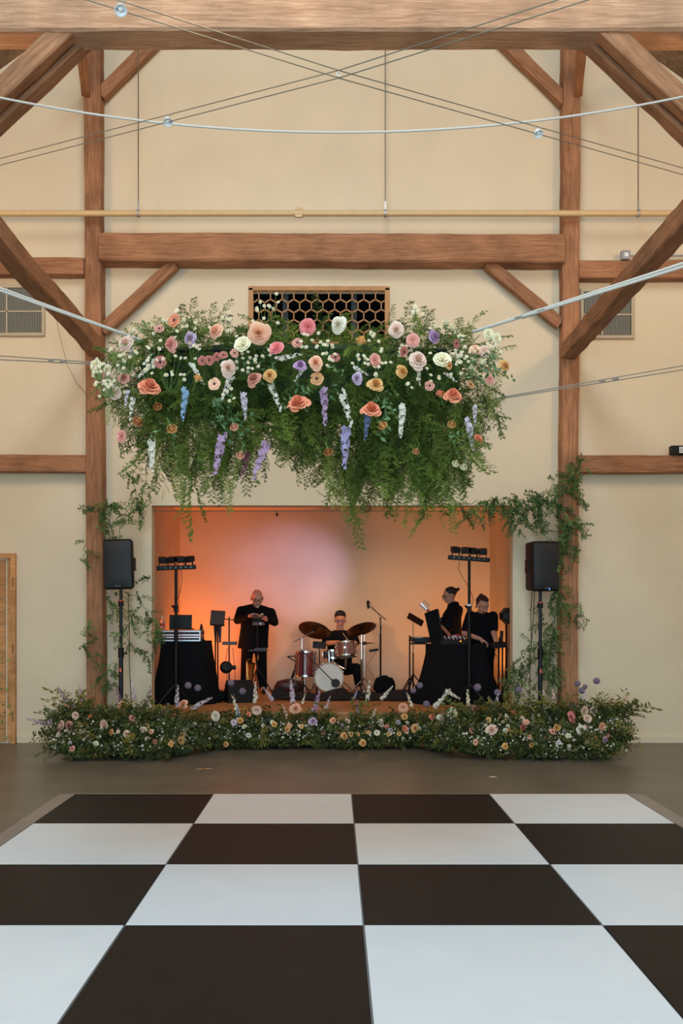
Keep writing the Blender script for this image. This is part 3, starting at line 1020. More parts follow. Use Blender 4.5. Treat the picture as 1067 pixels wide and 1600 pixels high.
# metal frame bars above the dark core that carry the cables
bb = MB()
for sx in (-1, 1):
    bb.cyl(Vector(cc0) + Vector((sx * .9, -.2, .16)), Vector(cc0) + Vector((sx * .9, .2, .16)), .015, n=8)
for sy in (-.3, .3):
    bb.cyl(Vector(cc0) + Vector((-.9, sy * .66, .16)), Vector(cc0) + Vector((.9, sy * .66, .16)), .015, n=8)
bb.build('frame', BLACKM, ch)
rg = np.random.default_rng(21)
mass = Mass()
DG, MG, LG, YG = G(58, 76, 28), G(100, 124, 48), G(142, 158, 68), G(170, 176, 80)
def ctop(px): return np.interp(px, [150, 170, 200, 240, 300, 360, 420, 520, 600, 700, 770, 785], [560, 545, 524, 512, 506, 510, 514, 515, 514, 514, 528, 570])
def cbot(px): return np.interp(px, [150, 180, 215, 240, 300, 350, 400, 420, 440, 500, 540, 600, 680, 720, 745, 775], [590, 650, 670, 690, 700, 700, 690, 650, 680, 705, 715, 715, 715, 700, 670, 590])
for i in range(720):
    px = rg.uniform(178, 765)
    py = rg.uniform(ctop(px) + 4, cbot(px))
    ed = min(1, abs(px - 468) / 310)
    d_ = 5.80 + .38 * ed ** 4 + rg.uniform(-.05, .1) + .25 * max(0, (py - 640) / 70) * rg.random()
    sx = (px - 468) / 310
    d = [rg.normal(sx * .12, .5), -rg.uniform(.05, .5), rg.normal(-.25, .6)]
    if py < ctop(px) + 25: d[2] = abs(d[2]) * .5
    mass.put(FP[rg.integers(4)], P(px, py, d_), d, rg.uniform(.15, .26), tint(rg, DG, LG if rg.random() < .55 else MG), True, rg)
for i in range(300):   # thick crest along the top
    px = rg.uniform(180, 765)
    mass.put(FP[rg.integers(4)], P(px, ctop(px) + rg.uniform(14, 55), rg.uniform(5.85, 6.3)), [rg.normal(0, .7), -rg.uniform(0, .8), rg.normal(.25, .4)], rg.uniform(.11, .18), tint(rg, DG, LG if rg.random() < .6 else MG), True, rg)
for i in range(200):   # back and upper side, seen from elsewhere and between the strands
    px = rg.uniform(175, 770)
    mass.put(FPL[rg.integers(4)], P(px, rg.uniform(ctop(px) + 12, 660), rg.uniform(6.2, 6.6)), [rg.normal(0, .5), rg.uniform(0, 1), rg.normal(0, .5)], rg.uniform(.16, .28), tint(rg, DG, MG), True, rg)
# lower belly: denser curtain of sprays hanging between the strands
for i in range(640):
    px = rg.choice([rg.uniform(225, 405), rg.uniform(430, 730), rg.uniform(430, 730), rg.uniform(540, 720)])
    lo = np.interp(px, [200, 240, 300, 350, 400, 420, 435, 500, 540, 600, 680, 720, 760], [660, 715, 740, 740, 705, 650, 690, 715, 750, 755, 765, 720, 640])
    py = rg.uniform(630, lo)
    d_ = rg.uniform(5.75, 6.55)
    mass.put(FP[rg.integers(3)], P(px, py - 25, d_), [rg.normal(0, .35), rg.normal(-.15, .35), -1], rg.uniform(0.2, 0.34), tint(rg, DG, LG), False, rg)
strands = [(178, 600, 668), (200, 640, 690), (240, 670, 742), (262, 690, 785), (286, 700, 842), (298, 700, 815), (312, 700, 770), (330, 690, 795), (352, 700, 806), (340, 690, 770), (368, 690, 755), (385, 690, 745),
           (450, 680, 740), (468, 680, 762), (484, 690, 768), (500, 700, 790), (512, 710, 800), (530, 710, 800), (540, 720, 860), (533, 720, 832), (555, 720, 806), (562, 720, 822), (580, 690, 760), (592, 710, 800), (598, 710, 812),
           (612, 700, 790), (630, 710, 815), (645, 720, 826), (658, 710, 800), (672, 730, 818), (690, 730, 848), (700, 730, 836), (706, 690, 772), (722, 690, 748), (745, 630, 700), (760, 600, 665), (772, 580, 650), (655, 690, 780), (620, 690, 775), (575, 700, 790),
           (270, 690, 770), (280, 690, 800), (320, 690, 775), (685, 700, 800), (640, 690, 800)]
for (px, y0_, y1_) in strands:
    d_ = rg.uniform(5.8, 6.5)
    Lw = (y1_ - y0_) * d_ / F
    y_ = y0_
    mass.put(FLONG[rg.integers(3)], P(px + rg.normal(0, 4), y0_ - 12, d_), [rg.normal(0, .1), rg.normal(0, .1), -1], Lw * 1.1, tint(rg, MG, YG), False, rg)
    for k in range(3):
        t = rg.uniform(.15, .8)
        mass.put(FP[rg.integers(2)], P(px + rg.normal(0, 5), y0_ + (y1_ - y0_) * t, d_), [rg.normal(0, .45), rg.normal(0, .3), -1], Lw * rg.uniform(.22, .34) * (1.1 - t * .5), tint(rg, MG, YG), False, rg)
# arching tips over the top edge and the left shoulder
for (px, py) in ((238, 505), (262, 498), (310, 500), (318, 497), (355, 505), (640, 512), (600, 515), (745, 528), (730, 520), (180, 545), (165, 560), (172, 580), (205, 520), (285, 505), (440, 512), (415, 500), (565, 512), (690, 520), (765, 590), (768, 610), (755, 540), (390, 512), (470, 514), (500, 515), (540, 514), (665, 514), (340, 505), (220, 515)):
    for k in range(4):
        mass.put(FP[rg.integers(3)], P(px, py + 28, rg.uniform(5.9, 6.3)), [rg.normal((px - 470) / 1100, .4), rg.normal(-.2, .3), 1], rg.uniform(.08, .15), tint(rg, MG, LG), True, rg)
mass.build('fern_foliage', FERN, ch)
# broad leaves
lm_ = Mass()
for (px, py) in ((359, 648), (358, 655), (474, 610), (589, 625), (600, 630), (602, 650), (410, 575), (333, 630), (345, 640), (537, 595), (770, 560), (772, 590), (700, 690), (262, 672), (425, 575), (480, 612), (210, 545), (740, 560), (365, 660)):
    for k in range(2):
        lm_.put(LBIG[rg.integers(2)], P(px, py - 10, 5.62), [rg.normal(0, .5), -.4, rg.normal(-.4, .5)], rg.uniform(.12, .2), tint(rg, G(66, 98, 54), G(120, 150, 100)), True, rg)
lm_.build('broad_leaves', LEAFM, ch)

FL = [(197, 537, 27, 'rose', 'blush'), (206, 518, 15, 'bud', 'cream'), (273, 501, 22, 'open', 'coral'), (249, 514, 15, 'open', 'dusty'), (268, 538, 25, 'rose', 'pink'), (298, 529, 24, 'rose', 'lavender'), (338, 518, 27, 'rose', 'peach'),
      (404, 521, 39, 'rose', 'peach'), (379, 538, 27, 'ruff', 'cream'), (432, 544, 23, 'ruff', 'hotpink'), (366, 552, 14, 'open', 'dusty'), (250, 566, 19, 'open', 'mauve'), (316, 564, 15, 'open', 'mauve'), (327, 563, 15, 'open', 'mauve'), (339, 558, 14, 'open', 'mauve'), (349, 555, 14, 'open', 'mauve'),
      (356, 575, 28, 'rose', 'blush'), (335, 600, 19, 'open', 'peach'), (233, 606, 37, 'wide', 'coral'), (397, 593, 27, 'rose', 'dusty'), (422, 587, 23, 'rose', 'gold'), (307, 592, 17, 'bud', 'gold'), (245, 636, 19, 'droop', 'bronze'), (466, 632, 37, 'wide', 'coral'), (219, 660, 23, 'droop', 'bronze'), (267, 671, 22, 'droop', 'gold'), (365, 668, 18, 'droop', 'peach'),
      (465, 536, 17, 'open', 'dusty'), (469, 571, 21, 'rose', 'magenta'), (179, 614, 20, 'ruff', 'blush'), (194, 591, 21, 'rose', 'dusty'), (158, 590, 15, 'ruff', 'pink'), (190, 682, 20, 'ruff', 'pink'), (168, 577, 16, 'ruff', 'cream'),
      (529, 507, 28, 'rose', 'white'), (481, 511, 25, 'ruff', 'hotpink'), (562, 534, 21, 'bud', 'gold'), (619, 516, 27, 'rose', 'blush'), (645, 532, 21, 'ruff', 'pink'), (678, 526, 22, 'rose', 'magenta'), (697, 504, 16, 'bud', 'cream'), (707, 513, 16, 'bud', 'cream'), (713, 537, 14, 'open', 'mauve'), (763, 522, 17, 'ruff', 'cream'), (776, 529, 16, 'ruff', 'cream'),
      (631, 550, 17, 'open', 'mauve'), (524, 559, 14, 'open', 'mauve'), (493, 567, 25, 'rose', 'peach'), (652, 563, 31, 'rose', 'blush'), (691, 562, 27, 'ruff', 'cream'), (700, 571, 17, 'rose', 'gold'), (586, 563, 21, 'ruff', 'pink'), (628, 581, 23, 'rose', 'gold'), (587, 601, 27, 'rose', 'gold'), (558, 591, 20, 'rose', 'lavender'), (495, 592, 21, 'open', 'tan'),
      (580, 641, 33, 'wide', 'coral'), (595, 666, 20, 'droop', 'gold'), (707, 619, 31, 'wide', 'coral'), (688, 616, 16, 'bud', 'coral'), (707, 664, 18, 'droop', 'gold'), (742, 547, 19, 'ruff', 'peach'), (757, 549, 18, 'ruff', 'blush'), (753, 568, 17, 'bud', 'cream'), (788, 572, 21, 'rose', 'gold'), (735, 601, 14, 'open', 'tan'), (671, 603, 15, 'open', 'dusty'), (765, 593, 15, 'ruff', 'pink'),
      (512, 707, 19, 'droop', 'bronze'), (651, 706, 15, 'droop', 'tan'), (747, 686, 17, 'ruff', 'coral'), (713, 725, 16, 'droop', 'cream'), (725, 730, 16, 'droop', 'cream'), (376, 712, 18, 'droop', 'peach'), (150, 572, 20, 'ruff', 'cream'), (158, 585, 13, 'ruff', 'pink')]
for i, (px, py, sz, k, c) in enumerate(FL):
    edge = min(1, abs(px - 468) / 300)
    put_flower(ch, px, py, 5.50 + 0.28 * edge ** 3 + random.uniform(-.03, .03), sz * 1.08, k, c)
SPK = [(287, 634, 50, 185, 'blue', 0), (228, 578, 40, 225, 'snow', 1), (353, 608, 48, 200, 'snow', 1), (382, 636, 46, 175, 'palelilac', 0), (431, 621, 50, 160, 'snow', 1), (453, 557, 42, 80, 'snow', 1), (309, 585, 40, 150, 'snow', 1), (507, 638, 56, 178, 'lilac', 0), (542, 640, 60, 165, 'snow', 1), (573, 664, 52, 185, 'deepblue', 0), (627, 660, 50, 185, 'snow', 0),
       (539, 701, 68, 182, 'periwinkle', 0), (735, 680, 50, 172, 'palelilac', 0), (341, 712, 68, 190, 'lilac', 0), (405, 722, 62, 200, 'lilac', 0), (237, 715, 52, 178, 'snow', 0), (382, 729, 44, 190, 'burgundy', 1), (655, 590, 30, 175, 'snow', 1), (468, 585, 30, 215, 'snow', 1), (205, 640, 36, 185, 'snow', 1), (232, 560, 24, 40, 'snow', 1), (565, 580, 28, 120, 'snow', 1), (705, 590, 26, 130, 'snow', 1), (197, 625, 30, 190, 'palelilac', 1), (205, 548, 18, 180, 'blue', 1), (742, 650, 34, 180, 'palelilac', 1)]
for (px, py, ln, an, c, th) in SPK:
    edge = min(1, abs(px - 468) / 300)
    put_spike(ch, px, py, 5.56 + 0.25 * edge ** 3, ln, an, c, bool(th))
DC = [(285, 512, 30, 9), (241, 545, 24, 8), (262, 580, 30, 12), (300, 545, 22, 9), (355, 505, 30, 8), (385, 565, 24, 12), (400, 560, 20, 8), (425, 545, 18, 5), (470, 530, 16, 8), (507, 540, 22, 10), (515, 560, 20, 10), (560, 560, 20, 9), (585, 525, 14, 6), (615, 555, 26, 10), (640, 545, 24, 9), (680, 590, 18, 6), (715, 560, 24, 14), (735, 560, 24, 14), (770, 540, 18, 9), (175, 590, 26, 18), (155, 575, 16, 16), (165, 600, 18, 14), (195, 560, 24, 10), (415, 485, 40, 14), (650, 482, 14, 8), (275, 490, 22, 5), (230, 575, 16, 6), (360, 620, 16, 5), (680, 512, 16, 3), (720, 530, 18, 6), (640, 600, 14, 4), (590, 580, 16, 6)]
for (px, py, sp, n) in DC:
    pts = [P(px + random.gauss(0, sp * .45), py + random.gauss(0, sp * .42), 5.52 + 0.2 * min(1, abs(px - 468) / 300) ** 3 + random.uniform(-.04, .05)) for _ in range(n)]
    daisy_cluster(ch, pts, 0.0112, P(px, py + sp * 1.1, 5.72))

# ------------------------------------------------------------------ vines on the wall and posts
def vine(name_label, paths, d=11.86, dens=30, size=0.06, seed=0, hang=()):
    rg = np.random.default_rng(seed)
    allp = [p for path in paths for p in path]
    t = thing('vine_garland', name_label, 'vine', P(allp[0][0], allp[0][1], d), 'wall vines')
    lm = Mass(); sm = MB()
    for path in list(paths) + list(hang):
        w = [P(x, y, d + rg.uniform(-.05, .05)) for x, y in path]
        pts = []
        for i in range(len(w) - 1):
            for k in range(5):
                q = w[i].lerp(w[i + 1], k / 5) + Vector(rg.normal(0, .02, 3))
                pts.append(q)
        pts.append(w[-1])
        sm.tube(pts, 0.004, n=5)
        ln = sum((w[i + 1] - w[i]).length for i in range(len(w) - 1))
        for k in range(int(ln * dens)):
            q = pts[rg.integers(len(pts))]
            lm.put(LP[rg.integers(3)], np.array(q) + rg.normal(0, .025, 3), [rg.normal(0, .8), -.5 + rg.normal(0, .4), rg.normal(-.35, .6)], rg.uniform(.09, .2), tint(rg, G(56, 84, 48), G(116, 144, 82)), True, rg)
    sm.build('stem', STEMM, t)
    lm.build('leaves', LEAFM, t)
vine('trailing smilax vine over the left loudspeaker, tied to the left post', [[(232, 742), (205, 740), (212, 770), (222, 790), (200, 810), (180, 795), (160, 785), (152, 800)]], seed=1, hang=[[(222, 790), (224, 820)], [(190, 805), (187, 838)], [(165, 795), (166, 830)], [(232, 742), (228, 765)], [(215, 735), (212, 728)]])
vine('smilax vine trailing down the wall behind the left speaker pole', [[(175, 925), (200, 935), (215, 930), (232, 955), (246, 970), (245, 990), (238, 1000)], [(200, 940), (205, 965), (200, 1000), (215, 1020), (235, 1025)], [(180, 995), (192, 1005)]], seed=2, dens=24, hang=[[(235, 905), (222, 912)], [(170, 930), (175, 965)], [(222, 990), (240, 985)], [(175, 1035), (165, 1070), (158, 1085)]])
vine('sparse leafy sprigs climbing the front of the left post', [[(141, 970), (145, 1000), (137, 1010)], [(150, 1025), (146, 1018)], [(126, 880), (134, 850)], [(168, 1040), (160, 1070)]], seed=3, dens=22)
vine('thick smilax garland along the top right of the stage opening', [[(715, 790), (745, 785), (775, 785), (800, 783), (825, 780), (850, 775), (868, 785)], [(800, 790), (830, 795), (855, 790)]], seed=4, dens=46, hang=[[(800, 790), (805, 825)], [(845, 790), (846, 826)], [(730, 790), (728, 810)], [(755, 790), (752, 812)], [(775, 790), (770, 800)], [(825, 790), (823, 815)]])
vine('dense smilax vine climbing the right post down behind its speaker', [[(893, 725), (885, 760), (872, 780), (880, 800), (884, 825), (876, 860), (870, 900), (872, 940), (865, 975), (858, 1010), (862, 1040), (866, 1085)], [(870, 785), (890, 815), (902, 818)], [(860, 980), (852, 1020), (858, 1060)], [(868, 945), (890, 940), (897, 965)]], seed=5, dens=40, hang=[[(885, 760), (868, 745)], [(895, 760), (905, 780)], [(895, 765), (893, 785)], [(900, 840), (906, 865)], [(885, 830), (892, 855)], [(905, 740), (898, 725)]])
vine('leafy smilax vine around the lower right corner of the stage opening', [[(828, 1030), (812, 1040), (800, 1060), (798, 1085)], [(805, 1035), (800, 1045)], [(832, 1000), (838, 1010), (830, 1020)], [(845, 965), (838, 972)]], seed=6, dens=40, hang=[[(800, 1050), (790, 1075)]])

# ------------------------------------------------------------------ flower meadow in front of the stage
def mead_d(px, py):
    side = max(np.interp(px, [0, 270, 330], [1, 1, 0]), np.interp(px, [660, 720, 1067], [0, 1, 1]))
    fc = np.interp(py, [1100, 1170], [11.80, 11.66]); fs = np.interp(py, [1080, 1140, 1185], [11.45, 11.0, 10.72])
    return float(side * fs + (1 - side) * fc)
def hfun(px):   # skyline of the greenery in the photograph
    return np.interp(px, [50, 75, 110, 150, 200, 260, 300, 340, 400, 470, 540, 620, 690, 720, 760, 820, 880, 940, 970, 1000], [1165, 1130, 1105, 1112, 1120, 1112, 1122, 1124, 1118, 1120, 1126, 1120, 1122, 1110, 1108, 1112, 1112, 1108, 1104, 1130])
def bfun(px):
    return np.interp(px, [50, 80, 150, 260, 300, 340, 660, 720, 800, 860, 960, 1000], [1160, 1182, 1186, 1180, 1172, 1166, 1166, 1172, 1180, 1186, 1182, 1170])
mead = []
for (a, c, lab) in ((88, 250, 'flower meadow arrangement at the far left end below the left loudspeaker'), (250, 400, 'flower meadow arrangement below the black draped table on the left'), (400, 560, 'flower meadow arrangement in front of the bass drum'), (560, 715, 'flower meadow arrangement between drum kit and right draped table'), (715, 968, 'flower meadow arrangement at the far right end below the right loudspeaker')):
    mid = (a + c) / 2
    t = thing('flower_meadow', lab, 'flower arrangement', Vector((P(mid, 0, mead_d(mid, 1150)).x, mead_d(mid, 1150) + 0.1, 0)), 'stage front flower arrangements')
    mead.append((a, c, t))
    rg = np.random.default_rng(int(a))
    fm, lm = Mass(), Mass()
    D1, D2, D3, D4 = G(52, 62, 28), G(94, 106, 54), G(126, 130, 82), G(150, 138, 64)
    nn = int((c - a) * 2.9)
    for i in range(nn):
        px = rg.uniform(a, c)
        top, bot = hfun(px), bfun(px)
        py = rg.uniform(top + 12, bot - 6)
        d_ = mead_d(px, py) + rg.uniform(0.02, 0.16)
        p = P(px, py, d_); p.z = max(p.z, 0.03)
        dr = [rg.normal(0, .6) + (px - mid) / 400, -rg.uniform(.1, .8), rg.uniform(-.15, 1)]
        s = rg.uniform(.12, .27)
        if p.z < 0.12: dr[2] = abs(dr[2]) * .6 + .05
        kind = rg.random()
        if kind < .42: fm.put(FPL[rg.integers(4)], p, dr, s * 1.1, tint(rg, D1, D3), True, rg)
        elif kind < .8: lm.put(LP[rg.integers(3)], p, dr, s * 1.0, tint(rg, D1, D2), True, rg)
        else: lm.put(LNARROW[rg.integers(2)], p, dr, s * 1.0, tint(rg, D2, D4), True, rg)
    for i in range(int((c - a) * .55)):   # taller sprigs on the skyline
        px = rg.uniform(a, c); py = hfun(px) + 20
        k = rg.random()
        p = P(px, py, mead_d(px, py) + .06)
        if k < .5: fm.put(FPL[rg.integers(4)], p, [rg.normal(0, .35), -.1, 1], rg.uniform(.12, .3), tint(rg, D1, D4), True, rg)
        else: lm.put(LP[rg.integers(3)], p, [rg.normal(0, .35), -.1, 1], rg.uniform(.12, .26), tint(rg, D1, D3), True, rg)
    for i in range(int((c - a) * (.2 if mid < 260 or mid > 740 else .04))):   # loose tall wisps above the greenery
        px = rg.uniform(a, c); py = hfun(px) + 16
        sp = .35 + .5 * (mid < 200 or mid > 800)
        dr = [rg.normal((px - 530) / 900, sp), -.15, 1]
        (lm if rg.random() < .5 else fm).put((LNARROW[rg.integers(2)] if rg.random() < .4 else (LP[rg.integers(3)] if rg.random() < .5 else FPL[rg.integers(4)])), P(px, py, mead_d(px, py) + .05), dr, rg.uniform(.22, .4), tint(rg, D2, D4), True, rg)
    # dark oasis trays and moss under the greenery
    for k in range(3):
        px = a + (c - a) * (k + .5) / 3
        dm = mead_d(px, bfun(px)) + (0.22 if mid < 260 or mid > 740 else 0.12)
        w_ = (c - a) / 3 * dm / F
        tb = MB(); tb.ell((P(px, 0, dm).x, dm + .14, 0.07), (w_ * .5, .08, .07), u=14, v=8); tb.build('moss_mound', MATS['dark_core_and_moss'], t, smooth='all')
    fm.build('fern_foliage', FERN, t); lm.build('leaf_foliage', LEAFM, t)
    # tiny white filler blossoms
    fb = MB()
    for i in range(int((c - a) * .75)):
        px = rg.uniform(a + 4, c - 4); py = rg.uniform(hfun(px) + 12, bfun(px) - 12)
        px = a + (c - a) * ((px - a) / (c - a) + .06 * math.sin(px * .5))
        base = P(px, py, mead_d(px, py) - .06)
        for k in range(rg.integers(1, 4)):
            p = base + Vector(rg.normal(0, .035, 3)); r = rg.uniform(.006, .014)
            for m_ in range(5):
                th = m_ * 1.2566 + i; dv = Vector((math.cos(th), -.2, math.sin(th))); ev = Vector((-math.sin(th), 0, math.cos(th)))
                fb.add([p, p + dv * r * .7 + ev * r * .45, p + dv * r * 1.15, p + dv * r * .7 - ev * r * .45], [(0, 1, 2, 3)])
    o = fb.build('filler_blossoms', pm('white'), t); o['kind'] = 'stuff'
def mt(px):
    for a, c, t in mead:
        if a <= px < c: return t
    return mead[0][2] if px < 200 else mead[-1][2]
MF = [(104, 1106, 11, 'ruff', 'peach'), (108, 1133, 13, 'rose', 'dusty'), (127, 1103, 10, 'bud', 'peach'), (96, 1133, 13, 'ruff', 'blush'), (141, 1120, 8, 'bud', 'coral'), (163, 1133, 15, 'ruff', 'blush'), (174, 1144, 10, 'rose', 'gold'), (191, 1103, 15, 'ruff', 'peach'), (198, 1147, 12, 'rose', 'blush'), (207, 1122, 10, 'rose', 'dusty'), (206, 1150, 9, 'rose', 'gold'), (223, 1141, 14, 'bud', 'white'), (287, 1100, 15, 'rose', 'peach'), (285, 1149, 11, 'open', 'gold'), (283, 1157, 12, 'open', 'gold'), (285, 1120, 10, 'bud', 'tan'), (113, 1170, 9, 'rose', 'pink'), (150, 1162, 8, 'rose', 'cream'), (337, 1119, 14, 'ruff', 'white'), (353, 1163, 9, 'rose', 'gold'), (195, 1109, 10, 'ruff', 'pink'), (118, 1118, 11, 'ruff', 'blush'), (78, 1128, 8, 'ruff', 'palelilac'), (92, 1148, 9, 'ruff', 'white'),
      (462, 1107, 17, 'rose', 'peach'), (375, 1126, 10, 'rose', 'gold'), (449, 1140, 10, 'rose', 'gold'), (401, 1110, 14, 'ruff', 'blush'), (489, 1127, 13, 'rose', 'lavender'), (520, 1126, 10, 'rose', 'peach'), (538, 1150, 11, 'rose', 'gold'), (567, 1161, 11, 'rose', 'gold'), (543, 1127, 9, 'rose', 'blush'), (595, 1128, 11, 'bud', 'white'), (604, 1136, 10, 'bud', 'pink'), (630, 1106, 14, 'ruff', 'peach'), (632, 1120, 10, 'rose', 'gold'), (648, 1138, 13, 'rose', 'gold'), (632, 1138, 9, 'rose', 'coral'), (675, 1120, 9, 'rose', 'coral'), (389, 1116, 8, 'rose', 'coral'), (429, 1132, 9, 'rose', 'gold'),
      (689, 1122, 14, 'rose', 'white'), (707, 1115, 18, 'rose', 'cream'), (740, 1107, 10, 'ruff', 'pink'), (768, 1141, 18, 'rose', 'blush'), (789, 1166, 10, 'rose', 'gold'), (800, 1114, 10, 'bud', 'coral'), (817, 1136, 11, 'rose', 'mauve'), (870, 1137, 12, 'rose', 'gold'), (863, 1143, 9, 'rose', 'pink'), (892, 1121, 17, 'open', 'hotpink'), (908, 1141, 16, 'rose', 'white'), (913, 1111, 14, 'ruff', 'blush'), (927, 1110, 12, 'ruff', 'blush'), (940, 1135, 12, 'ruff', 'peach'), (945, 1156, 9, 'rose', 'magenta'), (888, 1150, 8, 'ruff', 'cream'), (736, 1140, 8, 'ruff', 'pink'), (918, 1123, 11, 'ruff', 'blush')]
for (px, py, sz, k, c) in MF:
    put_flower(mt(px), px, py, mead_d(px, py) - .16, sz * 1.2, k, c)
rx_ = random.Random(12)
for q in range(70):
    px = rx_.uniform(85, 970); py = rx_.uniform(hfun(px) + 6, bfun(px) - 14)
    put_flower(mt(px), px, py, mead_d(px, py) - .13, rx_.uniform(6, 11), rx_.choice(['ruff', 'rose', 'open', 'bud']), rx_.choice(['cream', 'white', 'blush', 'white', 'peach', 'gold', 'dusty', 'palelilac']), rx_)
MS = [(102, 1092, 36, -30, 'lilac', 0), (127, 1087, 28, -10, 'lilac', 0), (58, 1127, 32, -75, 'lilac', 1), (246, 1117, 34, 50, 'lilac', 0), (232, 1087, 30, 15, 'violet', 1), (277, 1086, 28, 5, 'palelilac', 0), (316, 1098, 32, 60, 'palelilac', 0), (129, 1120, 16, 0, 'hotpink', 1), (211, 1109, 22, -10, 'snow', 1), (185, 1085, 22, -20, 'violet', 1), (208, 1078, 30, -8, 'palelilac', 1),
      (399, 1081, 28, 0, 'snow', 0), (419, 1084, 22, -35, 'palelilac', 0), (456, 1079, 32, -5, 'palelilac', 0), (494, 1099, 38, 15, 'lilac', 0), (556, 1084, 14, 20, 'periwinkle', 0), (576, 1077, 28, 5, 'snow', 1), (605, 1082, 24, 40, 'snow', 0), (558, 1104, 20, -5, 'lilac', 1), (368, 1102, 32, -15, 'cream', 0), (371, 1110, 18, -10, 'blue', 0), (639, 1092, 22, -20, 'cream', 1), (416, 1126, 18, 80, 'blue', 0), (512, 1098, 22, 20, 'palelilac', 1), (445, 1110, 20, -20, 'blush', 1), (585, 1112, 20, 20, 'snow', 1), (475, 1090, 16, 15, 'snow', 1),
      (692, 1090, 32, 40, 'snow', 0), (708, 1086, 24, 120, 'snow', 0), (731, 1090, 24, -5, 'cream', 0), (825, 1113, 36, 0, 'cream', 0), (851, 1093, 28, -10, 'snow', 0), (865, 1093, 32, -8, 'blush', 0), (770, 1104, 32, -25, 'lilac', 1), (807, 1104, 20, 0, 'deepblue', 0), (958, 1123, 26, 60, 'snow', 0), (833, 1129, 28, 0, 'blush', 0), (859, 1123, 18, -20, 'palelilac', 0), (775, 1095, 26, 20, 'palelilac', 1), (912, 1092, 26, 5, 'palelilac', 1), (950, 1100, 26, 30, 'dusty', 1), (970, 1100, 30, 35, 'dusty', 1)]
for (px, py, ln, an, c, th) in MS:
    put_spike(mt(px), px, py, mead_d(px, py) - .05, ln * 1.15, an, c, bool(th))
for (px, py, sz) in ((294, 1071, 11), (309, 1075, 11), (361, 1067, 11), (379, 1080, 11), (646, 1079, 9), (656, 1071, 10), (666, 1100, 11), (746, 1074, 12), (777, 1082, 11), (810, 1078, 11), (902, 1068, 10), (909, 1079, 11), (914, 1073, 8), (932, 1064, 11), (892, 1101, 9)):
    t = mt(px); d_ = mead_d(px, py) + .02
    o = place_flower(t, 'allium', ALLIUM, 'allium', P(px, py, d_), Vector((0, 0, 1)), sz * d_ / F / 2)
    a0, a1 = P(px, py, d_), P(px - 6 + random.uniform(-6, 6), py + 45, d_ + .03)
    sb = MB(); sb.tube([a0, a0.lerp(a1, .5) + Vector((.01, 0, 0)), a1], .0045, n=5); inv = o.matrix_local.inverted()
    off = ORIGIN[t.name]
    sb.v = [inv @ (v - off) for v in sb.v]
    s_ = sb.build('stem', STEMM); s_.parent = o
# small leafy plant reaching in at the left edge, and a few fallen petals
t = thing('leafy_branch', 'fresh green leafy branch reaching in at the left edge by the door', 'branch', P(-30, 1165, 9.6))
t.location.z = 0; ORIGIN[t.name].z = 0
lm = Mass(); rg = np.random.default_rng(77)
for (px, py) in ((2, 1028), (3, 1100), (6, 1112), (-2, 1150), (0, 1075), (-10, 1050), (-8, 1125)):
    lm.put(LBIG[0], P(px - 12, py + 4, 9.6), [1, -.2, .2], .2, tint(rg, G(80, 120, 50), G(130, 160, 80)), True, rg)
lm.build('leaves', LEAFM, t)
sb = MB(); sb.tube([P(-40, 1218, 9.6), P(-30, 1120, 9.6), P(-12, 1030, 9.6)], .008, n=6); sb.build('stem', STEMM, t)
sb = MB(); sb.lathe([(0, 0), (.11, 0), (.13, .02), (.15, .22), (.155, .24), (.14, .24), (.12, .05), (0, .05)], Matrix.Translation((P(-40, 0, 9.6).x, 9.6, 0)), 20); sb.build('pot', mat('pot_grey', (120, 110, 100), .7), t, smooth=True)
for k, (px, py) in enumerate(((325, 1202), (312, 1203), (770, 1215))):
    d_ = EYE * F / (py - CY)
    b = MB(); c_ = Vector((P(px, 0, d_).x, d_, .004))
    b.add([c_ + Vector((-.05, 0, 0)), c_ + Vector((0, -.02, .004)), c_ + Vector((.05, 0, .002)), c_ + Vector((0, .02, .006))], [(0, 1, 2, 3)])
    tag(b.build('fallen_petal', pm('gold' if k < 2 else 'white')), ['long pale petal lying on the concrete in front of the flowers', 'short pale petal lying just left of the long petal', 'tiny white petal on the concrete near the right arrangement'][k], 'petal')

# ------------------------------------------------------------------ cables, rope and cable lights
def sag_line(a, b_, sag, n=24):
    a, b_ = Vector(a), Vector(b_)
    return [a.lerp(b_, i / n) - Vector((0, 0, sag * 4 * (i / n) * (1 - i / n))) for i in range(n + 1)]
ROPE = mat('white_rope', (206, 198, 186), 0.7)
WIRE = mat('wire_grey', (150, 142, 124), 0.45, metal=0.6)
t = thing('sagging_cable', 'thin white cable sagging across the hall below the top beam', 'cable', (0, 7.6, 5.2))
bb = MB(); bb.tube([(x, 7.6, EYE + (CY - np.interp(0, [0], [0]) - (207 - 55 * ((x * F / 7.6 + CX - 530) / 533) ** 2)) * 7.6 / F) for x in np.linspace(-2.96, 2.96, 41)], 0.0085, n=6); bb.build('cable_run', ROPE, t)
ctr = P(529, 116, 5.65)
t = thing('cross_wire_light_track', 'crossed pairs of thin wires carrying small spotlights under the top beam', 'light track', ctr)
ends = [(-2.96, 3.5, -293, -788), (2.96, 3.5, -293, 1834), (2.96, 7.9, 276, 1097), (-2.96, 7.9, 266, -50)]
targets = []
for (x, d_, py, px) in ends:
    targets.append(Vector((x, d_, EYE + (CY - py) * d_ / F)))
for e in targets:
    for dz in (-.022, .022):
        bb = MB(); bb.cyl(ctr + Vector((0, 0, dz)), e + Vector((0, 0, dz * 1.2)), 0.0032, n=5); bb.build('wire', WIRE, t)
bb = MB(); bb.lathe([(.010, -.003), (.014, -.003), (.014, .003), (.010, .003), (.010, -.003)], Matrix.Translation(ctr) @ Matrix.Rotation(math.pi / 2, 4, 'X'), 16); bb.build('ring', STEEL, t)
